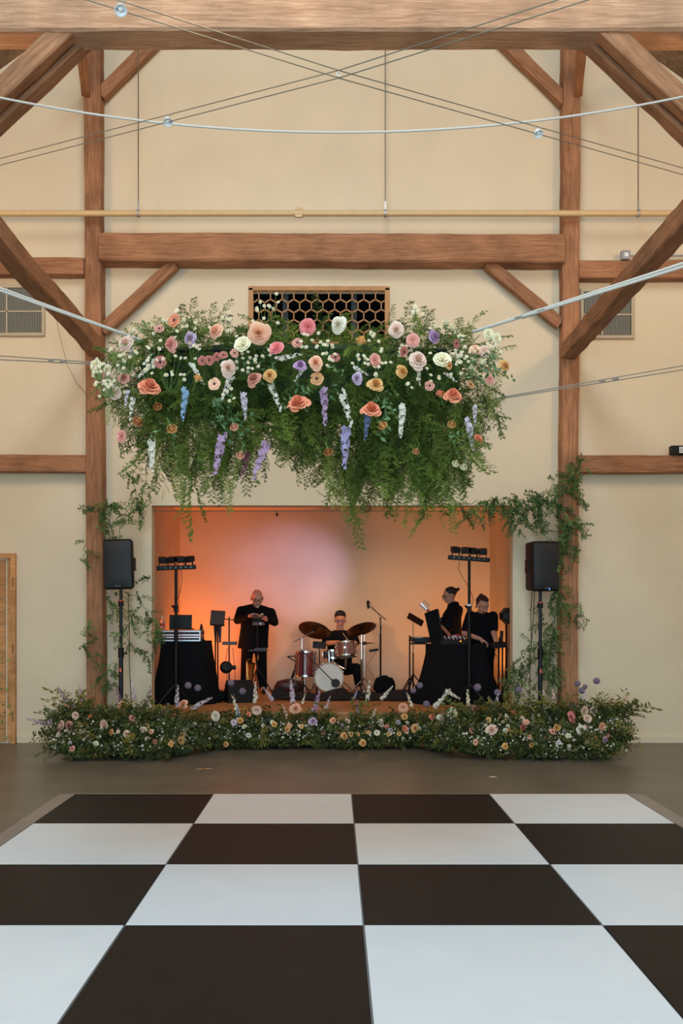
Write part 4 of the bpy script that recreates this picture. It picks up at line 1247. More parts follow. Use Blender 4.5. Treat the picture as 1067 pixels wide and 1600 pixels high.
def wire_lamp(px, py, label, frac, e):
    p = ctr.lerp(e, frac)
    t = thing('spot_lamp', label, 'spotlight', p, 'small wire spotlights')
    tl = Vector((.2, -.5, -.85)).normalized(); M = Matrix.Translation(p - Vector((0, 0, .012))) @ tl.to_track_quat('Z', 'Y').to_matrix().to_4x4()
    bb = MB(); bb.lathe([(0, -.022), (.012, -.022), (.016, -.012), (.03, .018), (.032, .024), (.028, .024), (.02, .012), (0, .008)], M, 18); bb.build('reflector', WHITE, t, smooth=True)
    bb = MB(); bb.ell(M @ Vector((0, 0, .012)), .011, u=10, v=8); bb.build('bulb', mat('bulb_glass', (240, 236, 225), .2), t, smooth='all')
    bb = MB(); bb.cyl(p + Vector((-.02, 0, .024)), p + Vector((.02, 0, -.028)), .0025, n=5); bb.cyl(p + Vector((.024, 0, .024)), p + Vector((-.03, 0, -.028)), .0025, n=5); bb.build('clip', STEEL, t)
def frac_for(px, e):
    lo, hi = 0.0, 1.0
    for _ in range(40):
        m = (lo + hi) / 2; q = ctr.lerp(e, m); x = q.x / q.y * F + CX
        if (x < px) == (e.x > 0): lo = m
        else: hi = m
    return lo
wire_lamp(840, 212, 'small white spotlight on the wire at the upper right', frac_for(840, targets[2]), targets[2])
wire_lamp(262, 192, 'small white spotlight on the wire at the upper left', frac_for(262, targets[3]), targets[3])
wire_lamp(188, 5, 'small white spotlight on the wire in front of the top beam', frac_for(188, targets[0]), targets[0])

def stay(label, a, e, r, pairs, turn=None):
    t = thing('stay_cable', label, 'cable', a, 'cables holding the flower installation')
    for k in range(pairs):
        off = Vector((0, 0, .012 * (k - (pairs - 1) / 2)))
        bb = MB(); bb.cyl(Vector(a) + off * .3, Vector(e) + off * 3.0, r, n=6); bb.build('cable_strand', ROPE if r > .006 else STEEL, t)
    if turn is not None:
        c = Vector(a).lerp(Vector(e), turn); d = (Vector(e) - Vector(a)).normalized()
        bb = MB()
        for k in (-1, 1): bb.cyl(c - d * .06 + Vector((0, 0, .011 * k)), c + d * .06 + Vector((0, 0, .011 * k)), .005, n=6)
        bb.cyl(c - d * .11, c - d * .055, .009, n=8); bb.cyl(c + d * .055, c + d * .11, .009, n=8)
        bb.build('turnbuckle', STEEL, t)
stay('thick white cable pair from the flower cloud to the upper right', (0.85, 6.1, 3.36), (2.97, 3.58, 3.42), .0075, 2, .14)
stay('thick white cable pair from the flower cloud to the upper left', (-1.20, 6.1, 3.31), (-2.97, 3.58, 3.42), .0065, 2)
stay('thin steel cable from the flower cloud to the lower right', (0.85, 6.3, 2.96), (2.96, 7.9, 3.62), .0045, 2, .55)
stay('thin steel cable from the flower cloud to the lower left', (-1.2, 6.3, 3.2), (-2.96, 7.9, 3.69), .0045, 2, .45)
bb = MB(); bb.tube([P(88, 500, 12.1), P(97, 540, 12.1), P(105, 570, 12.1), P(120, 600, 12.1), P(137, 617, 12.05)], .004, n=5); tag(bb.build('loose_wire', WIRE), 'loose thin wire hanging in front of the wall beside the left post', 'wire')
bb = MB(); bb.cyl((XO0 - .0, WD + .1, P(0, 798.5, WD + .1).z), (XO1, WD + .1, P(0, 798.5, WD + .1).z), .006, n=6)
t = thing('curtain_wire', 'thin wire strung across the top of the stage opening', 'wire', (0, WD + .3, P(0, 798.5, WD + .3).z)); bb.build('wire_run', WIRE, t)
c = P(432, 799, WD + .1); bb = MB(); bb.cyl(c, c - Vector((0, 0, .03)), .006, n=6); bb.cyl(c - Vector((0, 0, .03)), c + Vector((.015, 0, -.06)), .016, .010, n=8); bb.build('hook', BLACK, t)

# ------------------------------------------------------------------ loudspeakers on poles
GRILLE = mat('speaker_grille', (22, 25, 28), 0.55, var=0.12, scale=30, bump=0.2, bscale=220)
def loudspeaker(cpx, cpy, d, w, h, dep, yaw, label, led, floor_z, plabel):
    c = P(cpx, cpy, d)
    t = thing('loudspeaker', label, 'loudspeaker', (c.x, c.y, c.z - h / 2), 'pole loudspeakers')
    R = Euler((math.radians(2), math.radians(-1.2), yaw)).to_matrix()
    # trapezoid cabinet with rounded corners
    bm = bmesh.new(); bmesh.ops.create_cube(bm, size=1)
    for v in bm.verts:
        k = 1.0 if v.co.y < 0 else 0.68
        v.co = Vector((v.co.x * w * k, v.co.y * dep, v.co.z * h * (1 if v.co.y < 0 else .96)))
    bmesh.ops.bevel(bm, geom=list(bm.edges), offset=.03, segments=3, profile=.5, affect='EDGES')
    bb = MB(); bb.bm(bm, Matrix.Translation(c) @ R.to_4x4()); cab = bb.build('cabinet', BLACK, t, smooth=True)
    bb = MB(); nx, nz_ = 8, 12
    vs = []; fs = []
    for j in range(nz_ + 1):
        for i in range(nx + 1):
            u, v = -1 + 2 * i / nx, -1 + 2 * j / nz_
            vs.append(c + R @ Vector((u * w * .45, -dep / 2 - .004 - .022 * (1 - u * u) ** .5 * (1 - abs(v) ** 6), v * h * .455)))
    for j in range(nz_):
        for i in range(nx):
            a = j * (nx + 1) + i; fs.append((a, a + 1, a + nx + 2, a + nx + 1))
    bb.add(vs, fs); bb.build('grille', GRILLE, t, smooth='all')
    bb = MB(); bb.box(c + R @ Vector((0, -dep / 2 - .02, -h * .43)), (.07, .008, .016), R); bb.build('badge', mat('badge_grey', (70, 76, 84), .4), t)
    if led:
        bb = MB(); bb.ell(c + R @ Vector((.02, -dep / 2 - .03, -h * .455)), .006, u=8, v=6); bb.build('power_light', mat('blue_led', (60, 120, 255), .3, emit=(60, 130, 255), estr=8), t)
    for s in (-1, 1):
        bb = MB(); bb.box(c + R @ Vector((s * w * .43, dep * .1, 0)), (.02, .10, .16), R, bev=.006); bb.build('handle', BLACKM, t)
    # pole
    zt_ = c.z - h / 2 - .002
    t2 = thing('speaker_pole', plabel, 'speaker stand', (c.x, c.y, floor_z), 'speaker poles')
    zm = floor_z + (zt_ - floor_z) * .46
    bb = MB(); bb.cyl((c.x, c.y, floor_z + .012), (c.x, c.y, zm), .027, n=14); bb.build('lower_tube', mat('tube_satin', (34, 36, 40), .35, metal=.6), t2, smooth=True)
    bb = MB(); bb.cyl((c.x, c.y, zm), (c.x, c.y, zt_), .020, n=14); bb.build('upper_tube', MATS['tube_satin'], t2, smooth=True)
    bb = MB(); bb.cyl((c.x, c.y, zm - .05), (c.x, c.y, zm + .07), .036, .034, n=14); bb.cyl((c.x + .03, c.y, zm), (c.x + .07, c.y, zm), .012, n=8); bb.build('clamp_collar', BLACK, t2, smooth=True)
    bb = MB(); bb.cyl((c.x, c.y, zt_ - .2), (c.x, c.y, zt_ - .14), .034, .034, n=14); bb.build('top_collar', BLACK, t2, smooth=True)
    bb = MB(); bb.cyl((c.x, c.y, zt_ - .142), (c.x, c.y, zt_ - .125), .0345, n=14); bb.build('orange_ring', mat('orange_ring', (190, 70, 40), .5), t2)
    bb = MB(); bb.box((c.x, c.y - .028, zm - .2), (.022, .004, .05)); bb.build('sticker', mat('orange_sticker', (214, 96, 60), .5), t2)
    bb = MB(); bb.cyl((c.x, c.y, floor_z), (c.x, c.y, floor_z + .014), .10, .095, n=20); bb.build('foot_plate', BLACKM, t2)
    return c, zt_
cL, zL = loudspeaker(189, 882, 11.80, .36, .60, .32, math.radians(-2), 'black loudspeaker on a pole beside the left post', False, .481, 'black pole stand carrying the left loudspeaker')
cR, zR = loudspeaker(844, 885, 11.80, .36, .60, .32, math.radians(16), 'black loudspeaker with a blue light on a pole beside the right post', True, .481, 'black pole stand carrying the right loudspeaker')
CORD = mat('cord_black', (18, 22, 20), .6)
t = thing('speaker_cable', 'thin dark cables hanging from the right loudspeaker to the flowers', 'cable', P(830, 1100, 11.95))
for pth in ([(831, 925), (829, 960), (830, 1000), (828, 1050), (828, 1098)], [(835, 925), (833, 965), (830, 1010), (826, 1050), (816, 1072), (808, 1085)]):
    bb = MB(); bb.tube([P(x, y, 11.98) for x, y in pth], .005, n=5); bb.build('cord', CORD, t)
t = thing('speaker_cable', 'thin dark cable running down behind the left speaker pole', 'cable', P(201, 1100, 11.95))
bb = MB(); bb.tube([P(x, y, 11.98) for x, y in [(200, 925), (202, 980), (202, 1040), (204, 1080), (206, 1105)]], .005, n=5); bb.build('cord', CORD, t)

# ------------------------------------------------------------------ stage equipment
def draped_table(label, pxa, pxb, ptop, d0, depth, seed, flare=.09, foldn=17):
    x0, x1 = P(pxa, 0, d0).x, P(pxb, 0, d0).x; zt_ = P(0, ptop, d0).z
    t = thing('draped_table', label, 'table', ((x0 + x1) / 2, d0 + depth / 2, ZDECK), 'black draped tables')
    bb = MB(); bb.box(((x0 + x1) / 2, d0 + depth / 2, zt_ - .02), (x1 - x0 - .02, depth - .02, .035)); bb.build('tabletop', BLACK, t)
    rgx = random.Random(seed)
    per = []
    N = 50
    def ring(tt):
        out = []
        w, h = x1 - x0, depth
        tot = 2 * (w + h)
        for i in range(160):
            s = i / 160 * tot
            if s < w: p, n = (x0 + s, d0), (0, -1)
            elif s < w + h: p, n = (x1, d0 + s - w), (1, 0)
            elif s < 2 * w + h: p, n = (x1 - (s - w - h), d0 + h), (0, 1)
            else: p, n = (x0, d0 + h - (s - 2 * w - h)), (-1, 0)
            f = (.5 + .5 * math.sin(s * foldn + 1.3 * math.sin(s * 4 + seed))) * .045 + .02 * math.sin(s * foldn * 2.3 + seed)
            o = (f + flare) * tt ** 1.3
            out.append(Vector((p[0] + n[0] * o + .03 * tt * math.sin(s * 6 + tt * 3), p[1] + n[1] * o * .8, zt_ + .004 - (zt_ - ZDECK - .008) * tt)))
        return out
    bb = MB(); vs = []; fs = []
    M_ = 12
    for j in range(M_ + 1): vs += ring(j / M_)
    for j in range(M_):
        for i in range(160):
            fs.append((j * 160 + i, (j + 1) * 160 + i, (j + 1) * 160 + (i + 1) % 160, j * 160 + (i + 1) % 160))
    fs.append(tuple(range(160)))
    bb.add(vs, fs); bb.build('table_cloth', CLOTH, t, smooth=True)
    for sx in (x0 + .06, x1 - .06):
        for sy in (d0 + .06, d0 + depth - .06):
            bb = MB(); bb.cyl((sx, sy, ZDECK), (sx, sy, zt_ - .04), .015, n=8); bb.build('leg', BLACKM, t)
    return x0, x1, zt_
TLX0, TLX1, TLZ = draped_table('black draped table with road cases at the left end of the stage', 251, 322, 1003, 12.95, .6, 1)
TRX0, TRX1, TRZ = draped_table('black draped table with mixer at the right side of the stage', 674, 760, 1008, 12.95, .6, 2, flare=.19)
# two stacked road cases
SILV = mat('case_silver', (200, 206, 212), .35, metal=.6)
for k, (ya, yb_, lab) in enumerate(((1003.0, 994, 'lower silver edged road case on the left draped table'), (993.6, 984.5, 'upper silver edged road case stacked under the laptop'))):
    za, zc = P(0, ya, 12.98).z, P(0, yb_, 12.98).z
    if k == 0: za = TLZ + .004
    xa, xb = P(248, 0, 12.98).x, P(313, 0, 12.98).x
    t = thing('road_case', lab, 'case', ((xa + xb) / 2, 13.2, za), 'stacked road cases')
    bb = MB(); bb.box(((xa + xb) / 2, 13.2, (za + zc) / 2), (xb - xa - .01, .40, zc - za - .012)); bb.build('case_body', BLACK, t)
    for zz in (za + .012, zc - .018):
        bb = MB(); bb.box(((xa + xb) / 2, 13.2, zz), (xb - xa, .42, .022), bev=.004); bb.build('metal_edge', SILV, t)
    for xx in (xa + .008, xb - .008):
        bb = MB(); bb.box((xx, 13.0, (za + zc) / 2), (.02, .03, zc - za - .004), bev=.004); bb.build('metal_corner', SILV, t)
    bb = MB()
    for q in range(5): bb.cyl(((xa + xb) / 2 - .12 + .06 * q, 13.0, (za + zc) / 2), ((xa + xb) / 2 - .12 + .06 * q, 12.985, (za + zc) / 2), .008, n=8)
    bb.build('control_knobs', mat('knob_red', (150, 60, 40), .5), t)
ztop = P(0, 984.5, 12.98).z + .002
def laptop(x, y, z, w, h, label):
    t = thing('laptop', label, 'laptop', (x, y, z), None)
    bb = MB(); bb.box((x, y + .12, z + .009), (w, .22, .016), bev=.004); bb.build('keyboard_base', BLACK, t)
    bb = MB(); bb.box((x, y, z + .016 + h / 2), (w, .010, h), Euler((math.radians(-8), 0, 0)), bev=.004); bb.build('screen_lid', BLACK, t)
laptop(P(283, 0, 13.1).x, 13.06, ztop, .30, .185, 'open black laptop seen from behind on the road cases')
c = P(254, 984, 13.05); c.z = ztop
t = thing('water_bottle', 'clear water bottle with a red label on the road cases', 'bottle', c)
bb = MB(); bb.lathe([(0, 0), (.027, 0), (.03, .01), (.03, .10), (.022, .135), (.012, .15), (.012, .165), (0, .165)], Matrix.Translation(c), 16); bb.build('bottle_body', mat('clear_plastic', (225, 232, 236), .12, alpha_glass=True), t, smooth=True)
bb = MB(); bb.lathe([(.0305, .045), (.0305, .085)], Matrix.Translation(c), 16); bb.build('label_band', mat('bottle_red', (170, 60, 56), .5), t)
bb = MB(); bb.cyl(c + Vector((0, 0, .165)), c + Vector((0, 0, .18)), .0135, n=12); bb.build('cap', WHITE, t)
c = P(316, 1000, 13.1); c.z = TLZ + .006
t = thing('gooseneck_lamp', 'small black gooseneck lamp at the right end of the left table', 'lamp', c)
bb = MB(); bb.cyl(c, c + Vector((0, 0, .02)), .04, n=12); bb.build('base', BLACK, t)
bb = MB(); bb.tube([c + Vector((0, 0, .02)), c + Vector((.015, 0, .12)), c + Vector((.0, 0, .2)), c + Vector((-.02, 0, .22))], .006, n=6); bb.build('neck', BLACK, t)
bb = MB(); bb.cyl(c + Vector((-.01, 0, .23)), c + Vector((-.02, -.01, .14)), .012, .02, n=10); bb.build('lamp_head', BLACK, t)

# light stands with four par heads on a T bar
def light_stand(px, d, bar0, bar1, bary, heads, label, zfoot, tilt, color=None):
    x = P(px, 0, d).x; zb_ = P(0, bary, d).z
    t = thing('light_stand', label, 'light stand', (x, d, ZDECK), 'stage light stands')
    bb = MB(); bb.cyl((x, d, zfoot + .3), (x, d, zb_), .019, n=12); bb.build('pole', BLACKM, t, smooth=True)
    bb = MB(); bb.cyl((x, d, zfoot + .02), (x, d, P(0, 985, d).z), .026, n=12); bb.build('lower_pole', BLACKM, t, smooth=True)
    for a in range(3):
        an = math.radians(90 + 120 * a)
        bb = MB(); bb.cyl((x, d, zfoot + .3), (x + .26 * math.cos(an), d + .26 * math.sin(an), zfoot + .012), .011, n=8); bb.build('leg', BLACKM, t)
    zc_ = P(0, 950, d).z
    bb = MB(); bb.cyl((x, d, zc_ - .05), (x, d, zc_ + .04), .03, n=12); bb.cyl((x - .02, d, zc_), (x - .055, d - .01, zc_ + .03), .013, n=8); bb.build('clamp', BLACKM if color is None else BLACKM, t)
    if color:
        bb = MB(); bb.cyl((x, d, P(0, 947, d).z), (x, d, P(0, 944, d).z), .033, n=12); bb.build('white_tape', WHITE, t)
    xa, xb = P(bar0, 0, d).x, P(bar1, 0, d).x
    Rr = Euler((0, tilt, 0)).to_matrix()
    cm = Vector(((xa + xb) / 2, d, zb_))
    bb = MB(); bb.box(cm, (xb - xa, .07, .055), Rr, bev=.006); bar = bb.build('light_bar', BLACK, t)
    for i in range(7):
        bb = MB(); bb.cyl(cm + Rr @ Vector((-.2 + .066 * i, -.034, .0)), cm + Rr @ Vector((-.2 + .066 * i, -.045, 0)), .014, n=10); bb.build('bar_lens', mat('lens_dark', (40, 42, 46), .2), bar)
    for k, (hx, tip) in enumerate(heads):
        hc = cm + Rr @ Vector((hx, 0, .105))
        RR = (Euler((math.radians(12), 0, tip)).to_matrix())
        bb = MB(); bb.box(hc, (.105, .13, .075), RR, bev=.012); hd = bb.build('par_head', BLACK, t)
        bb = MB(); bb.cyl(hc + RR @ Vector((0, .06, 0)), hc + RR @ Vector((0, .085, 0)), .034, n=14); bb.build('lens', MATS['lens_dark'], hd)
        for s in (-1, 1):
            bb = MB(); bb.box(hc + Vector((s * .045, 0, -.055)), (.010, .022, .07), RR); bb.build('yoke', BLACKM, t)
    pth = [cm + Vector((.06, .02, -.03)), cm + Vector((.07, .02, -.15)), cm + Vector((.045, .02, -.32)), Vector((x + .018, d + .02, zc_ + .12))]
    if color: pth = [cm + Vector((-.12, .02, -.03)), cm + Vector((-.13, .02, -.14)), cm + Vector((-.07, .02, -.26)), Vector((x - .02, d + .02, zb_ - .34)), Vector((x + .02, d + .02, zb_ - .42)), Vector((x + .06, d + .02, zb_ - .53)), Vector((x + .03, d + .02, zb_ - .64))]
    bb = MB(); bb.tube(pth, .004, n=5); bb.build('cord', CORD, t)
light_stand(275, 12.72, 245, 306, 887, [(-.175, .25), (-.06, -.2), (.06, .15), (.17, -.35)], 'black stand with a bar of four stage lights on the left', ZDECK, math.radians(-2))
light_stand(733, 12.72, 700, 765, 873, [(-.18, .2), (-.055, -.1), (.055, .25), (.175, -.1)], 'black stand with a bar of four stage lights on the right', ZDECK, math.radians(4), color=1)

def tripod(t, x, y, z0, h=.42, r=.26, rr=.009, m=BLACKM, rot=0.3):
    for a in range(3):
        an = rot + 2.094 * a
        bb = MB(); bb.cyl((x, y, z0 + h), (x + r * math.cos(an), y + r * math.sin(an), z0 + .008), rr, n=7); bb.build('leg', m, t)
def pole(t, x, y, za, zb_, r=.009, m=BLACKM, nm='pole'):
    bb = MB(); bb.cyl((x, y, za), (x, y, zb_), r, n=9); return bb.build(nm, m, t, smooth=True)
Zp = lambda py, d: P(0, py, d).z
# music stand with two holders, left
d = 13.6; c = P(340, 0, d)
t = thing('music_stand', 'dark music stand with two hanging microphone holders left of the bald man', 'music stand', (c.x, d, ZDECK))
RS = Euler((math.radians(-22), math.radians(3), 0))
bb = MB(); bb.box((c.x, d, Zp(965, d)), (.20, .015, .21), RS, bev=.005); bb.build('desk', mat('desk_brown', (58, 40, 34), .6), t)
bb = MB(); bb.box((c.x, d - .035, Zp(976.5, d)), (.20, .05, .012), RS); bb.build('ledge', BLACKM, t)
pole(t, c.x, d + .02, ZDECK + .03, Zp(966, d), .011)
pole(t, c.x - .035, d + .03, ZDECK + .03, Zp(990, d), .011)
for dx, mm in ((-.025, BLACK), (.035, mat('mic_blue', (20, 34, 58), .4))):
    bb = MB(); bb.cyl((c.x + dx, d - .05, Zp(978, d)), (c.x + dx + .005, d - .05, Zp(1004, d)), .024, .012, n=12); bb.build('holder', mm, t)
bb = MB(); bb.box((c.x + .03, d + .02, ZDECK + .012), (.26, .26, .02), bev=.006); bb.build('base', BLACKM, t)
# microphone stand with mixer tray and fan
d = 13.9; c = P(358, 0, d)
t = thing('microphone_stand', 'thin stand with a small mixer tray and a round black fan', 'microphone stand', (c.x, d, ZDECK))
pole(t, c.x, d, ZDECK + .02, Zp(964, d), .010)
bb = MB(); bb.cyl((P(349, 0, d).x, d, Zp(967, d)), (P(367, 0, d).x, d, Zp(969, d)), .007, n=8); bb.ell((P(349, 0, d).x, d, Zp(967, d)), .016, u=8, v=6); bb.build('cross_arm', BLACKM, t)
bb = MB(); bb.box((c.x + .01, d - .03, Zp(1005, d)), (.20, .12, .045), bev=.006); bb.build('mixer_tray', mat('mixer_grey', (60, 56, 54), .4), t)
bb = MB(); cf = P(353, 1043, d - .03); bb.lathe([(0, -.05), (.05, -.045), (.085, -.02), (.09, .02), (.06, .05), (0, .055)], Matrix.Translation(cf) @ Matrix.Rotation(math.radians(70), 4, 'X') @ Matrix.Rotation(.3, 4, 'Y'), 20); bb.cyl(cf + Vector((.05, 0, 0)), cf + Vector((.14, 0, 0)), .03, n=12); bb.build('fan', BLACK, t, smooth=True)
bb = MB(); bb.cyl((c.x, d, ZDECK), (c.x, d, ZDECK + .025), .14, .13, n=24); bb.build('base', BLACKM, t)
bb = MB(); bb.tube([(c.x - .02, d, Zp(1012, d)), P(352, 1035, d), P(355, 1060, d), P(351, 1072, d)], .004, n=5); bb.tube([(c.x + .05, d, Zp(1012, d)), P(366, 1040, d), P(368, 1066, d), P(366, 1074, d)], .004, n=5); bb.build('cord', CORD, t)
# tablet stand in front of the bald man
d = 14.45; c = P(402, 0, d)
t = thing('tablet_stand', 'slim stand with a tablet and a tray in front of the bald man', 'tablet stand', (c.x, d, ZDECK))
pole(t, c.x, d, ZDECK + .02, Zp(966, d), .008)
bb = MB(); bb.box((P(403, 0, d).x, d - .02, Zp(963, d)), (.175, .012, .085), Euler((math.radians(-50), 0, 0)), bev=.004); bb.build('tablet', mat('tablet_back', (96, 76, 70), .4), t)
for dx in (-.075, .06):
    bb = MB(); bb.box((P(403, 0, d).x + dx, d - .0, Zp(959.3, d)), (.035, .012, .012)); bb.build('tablet_clip', WHITE, t)
bb = MB(); bb.box((P(403, 0, d).x, d - .02, Zp(969, d)), (.17, .03, .02), bev=.004); bb.build('bracket', BLACKM, t)
bb = MB(); bb.box((P(404, 0, d).x, d - .02, Zp(974.5, d)), (.18, .05, .055), bev=.006); bx_ = bb.build('control_box', mat('box_brown', (84, 62, 54), .5), t)
bb = MB(); q = P(407, 974.5, d - .05); bb.cyl(q, q - Vector((0, .006, 0)), .02, n=14); bb.build('dial', mat('dial_pink', (196, 168, 160), .4), bx_)
bb = MB(); bb.box((P(404, 0, d).x, d - .03, Zp(1016, d)), (.27, .16, .022), bev=.006); bb.box((P(407, 0, d).x, d - .03, Zp(1013.5, d)), (.17, .10, .025), bev=.006); bb.build('tray', mat('mixer_grey', (60, 56, 54)), t)
bb = MB(); bb.box((P(404, 0, d).x, d - .11, Zp(1027, d)), (.012, .006, .065), Euler((0, .2, 0))); bb.build('orange_tag', mat('tag_orange', (214, 140, 50), .6), t)
tripod(t, c.x, d, ZDECK, .4, .24)
# saxophone on its stand
d = 14.5; c = P(389, 0, d)
t = thing('saxophone', 'brass saxophone standing on the stage before the bald man', 'saxophone', (c.x, d, ZDECK))
BRASS = mat('brass', (206, 150, 78), .28, metal=.9, var=.15, scale=30)
x_ = c.x
bb = MB(); bb.tube([(x_ - .03, d, Zp(1034, d)), (x_ - .028, d, Zp(1048, d)), (x_ - .025, d, Zp(1062, d)), (x_ - .01, d - .01, Zp(1069, d)), (x_ + .015, d - .02, Zp(1068, d)), (x_ + .03, d - .02, Zp(1058, d)), (x_ + .036, d - .03, Zp(1046, d)), (x_ + .04, d - .05, Zp(1036, d))], [.012, .016, .022, .026, .03, .034, .042, .06], n=14); bb.build('body_tube', BRASS, t, smooth=True)
for k in range(7):
    bb = MB(); p = Vector((x_ - .028 + .002 * k, d - .022, Zp(1037 + 4 * k, d))); bb.cyl(p, p - Vector((0, .012, 0)), .011 + .001 * k, n=10); bb.build('key_cup', BRASS, t)
bb = MB(); bb.tube([(x_ - .03, d, Zp(1034, d)), (x_ - .02, d, Zp(1031, d)), (x_ + .02, d - .02, Zp(1030, d))], .008, n=8); bb.build('neck', BRASS, t)
bb = MB(); bb.cyl((x_, d, ZDECK), (x_, d, Zp(1060, d)), .012, n=8); bb.cyl((x_, d, ZDECK), (x_, d, ZDECK + .015), .11, n=16); bb.build('floor_stand', BLACKM, t)
# floor monitor
def wedge(label, c, w, h, dep, yaw, group=None):
    t = thing('floor_monitor', label, 'stage monitor', c, group)
    R = Euler((0, 0, yaw)).to_matrix()
    pr = [(-dep / 2, 0), (dep / 2, 0), (dep / 2, h * .55), (dep * .18, h), (-dep / 2, h * .35)]
    vs = [Vector(c) + R @ Vector((s * w / 2, y, z)) for s in (-1, 1) for y, z in pr]
    bb = MB(); bb.add(vs, [(0, 1, 2, 3, 4)[::-1], (5, 6, 7, 8, 9)] + [(i, (i + 1) % 5, 5 + (i + 1) % 5, 5 + i) for i in range(5)]); bb.build('cabinet', BLACK, t)
    a, b_ = pr[4], pr[3]
    nrm = Vector((0, -(b_[1] - a[1]), (b_[0] - a[0]))).normalized()
    q = [Vector(c) + R @ (Vector((s * w * .44, a[0] + (b_[0] - a[0]) * k, a[1] + (b_[1] - a[1]) * k)) + nrm * .006) for s, k in ((-1, .08), (1, .08), (1, .92), (-1, .92))]
    bb = MB(); bb.add(q, [(0, 1, 2, 3)]); bb.build('grille', GRILLE, t)
    bb = MB(); bb.cyl(Vector(c) + R @ Vector((-w / 2, .02, h * .3)), Vector(c) + R @ Vector((-w / 2 - .015, .02, h * .3)), .035, n=12); bb.build('side_handle', BLACKM, t)
wedge('black wedge monitor on the stage floor below the bald man', (P(373, 0, 13.3).x, 13.3, ZDECK + .002), .36, .30, .30, math.radians(200))
# leather bag and black gear bags
def lump(name, label, cat, c, r, m, strap=False, seed=0, parts=()):
    t = thing(name, label, cat, (c[0], c[1], ZDECK + .002))
    rgx = random.Random(seed)
    bm = bmesh.new(); bmesh.ops.create_icosphere(bm, subdivisions=3, radius=1)
    for v in bm.verts:
        n = v.co.copy(); f = lambda q, e: math.copysign(abs(q) ** e, q)
        v.co = Vector((f(n.x, .6) * r[0], f(n.y, .7) * r[1], max(-1, f(n.z, .65)) * r[2])) * (1 + .07 * math.sin(n.x * 7 + seed) * math.sin(n.z * 6 + seed) + rgx.uniform(-.02, .02))
    zmin = min(v.co.z for v in bm.verts)
    for v in bm.verts: v.co.z -= zmin
    bb = MB(); bb.bm(bm, Matrix.Translation((c[0], c[1], ZDECK + .003))); bb.build('bag_body', m, t, smooth='all')
    z1 = ZDECK - zmin * 1.0
    bb = MB(); bb.tube([(c[0] - r[0] * .4, c[1] - .02, ZDECK + r[2] * 1.75), (c[0] - r[0] * .2, c[1] - .03, ZDECK + r[2] * 2.15), (c[0] + r[0] * .2, c[1] - .03, ZDECK + r[2] * 2.15), (c[0] + r[0] * .4, c[1] - .02, ZDECK + r[2] * 1.75)], .01, n=7); bb.build('handle', m, t)
    return t
lump('leather_bag', 'dark red brown leather bag lying left of the drum kit', 'bag', (P(452, 0, 14.7).x, 14.75), (.22, .13, .10), mat('leather', (74, 34, 28), .45, var=.2, scale=12), seed=2)
lump('gear_bag', 'black slumped gear bag right of the drum kit', 'bag', (P(601, 0, 14.3).x, 14.35), (.155, .12, .135), CLOTH, seed=5)
lump('gear_bag', 'small black gear bag behind the left flowers by the music stand', 'bag', (P(347, 0, 13.7).x, 13.25), (.10, .09, .075), CLOTH, seed=7)
# black rug bunched in front of the drums
bb = MB(); nx, ny = 60, 14; vs = []; fs = []
xa, xb = P(425, 0, 13.6).x, P(668, 0, 13.6).x
for j in range(ny + 1):
    for i in range(nx + 1):
        u, v = i / nx, j / ny
        x = xa + (xb - xa) * u; y = 13.45 + 1.0 * v + .06 * math.sin(u * 14) * (1 - v) + .03 * math.sin(u * 37)
        z = ZDECK + .006 + (.10 * max(0, math.sin(u * 9 + 1) * math.sin(u * 23 + 3 * v)) + .07 * abs(math.sin(u * 31 + v * 5)) + .03) * (1 - v) ** .6 * (1.0 if v > 0 else .1)
        vs.append((x, y, z))
for j in range(ny):
    for i in range(nx):
        a = j * (nx + 1) + i; fs.append((a, a + 1, a + nx + 2, a + nx + 1))
bb.add(vs, fs); tag(bb.build('stage_rug', mat('rug_black', (24, 17, 16), .95, var=.25, scale=12), smooth='all'), 'bunched black cloth rug under the drum kit', 'rug')

# ------------------------------------------------------------------ drum kit
REDSH = mat('drum_red', (118, 44, 44), .3, var=.1, scale=10, coat=.5)
BRNSH = mat('drum_brown', (124, 72, 56), .35, var=.12, scale=14, coat=.4)
HEADW = mat('drum_head', (226, 214, 200), .6, var=.06, scale=8)
HOOP = mat('hoop_wood', (176, 128, 96), .4)
def lugs(t, M, r, z0_, z1_, n, m=CHROME):
    for k in range(n):
        a = 2 * math.pi * (k + .5) / n
        p0 = M @ Vector((r * math.cos(a), r * math.sin(a), z0_)); p1 = M @ Vector((r * math.cos(a), r * math.sin(a), z1_))
        bb = MB(); bb.cyl(p0, p1, .006, n=6); q = p0.lerp(p1, .5); bb.ell(p0.lerp(p1, .2), .014, u=8, v=6); bb.ell(p0.lerp(p1, .8), .014, u=8, v=6); bb.build('lug', m, t)
def drum(name, label, cat, c, axis, r, h, shell, n=8, hoopm=CHROME, foot=None, batter=HEADW):
    M = Matrix.Translation(Vector(c)) @ Vector(axis).normalized().to_track_quat('Z', 'Y').to_matrix().to_4x4()
    t = thing(name, label, cat, foot or c, None)
    bb = MB(); bb.lathe([(r, 0), (r, h)], M, 32); bb.build('shell', shell, t, smooth=True)
    for z in (0, h):
        bb = MB(); bb.lathe([(r - .004, z - .012), (r + .012, z - .012), (r + .012, z + .012), (r - .004, z + .012)], M, 32); bb.build('hoop', hoopm, t, smooth=True)
        bb = MB(); bb.lathe([(0, z + (.003 if z else -.003)), (r, z + (.003 if z else -.003))], M, 32); bb.build('drum_head', batter, t)
    lugs(t, M, r + .012, .02, h - .02, n)
    return t, M
dB = 14.15
cB = P(514, 1058.5, dB)
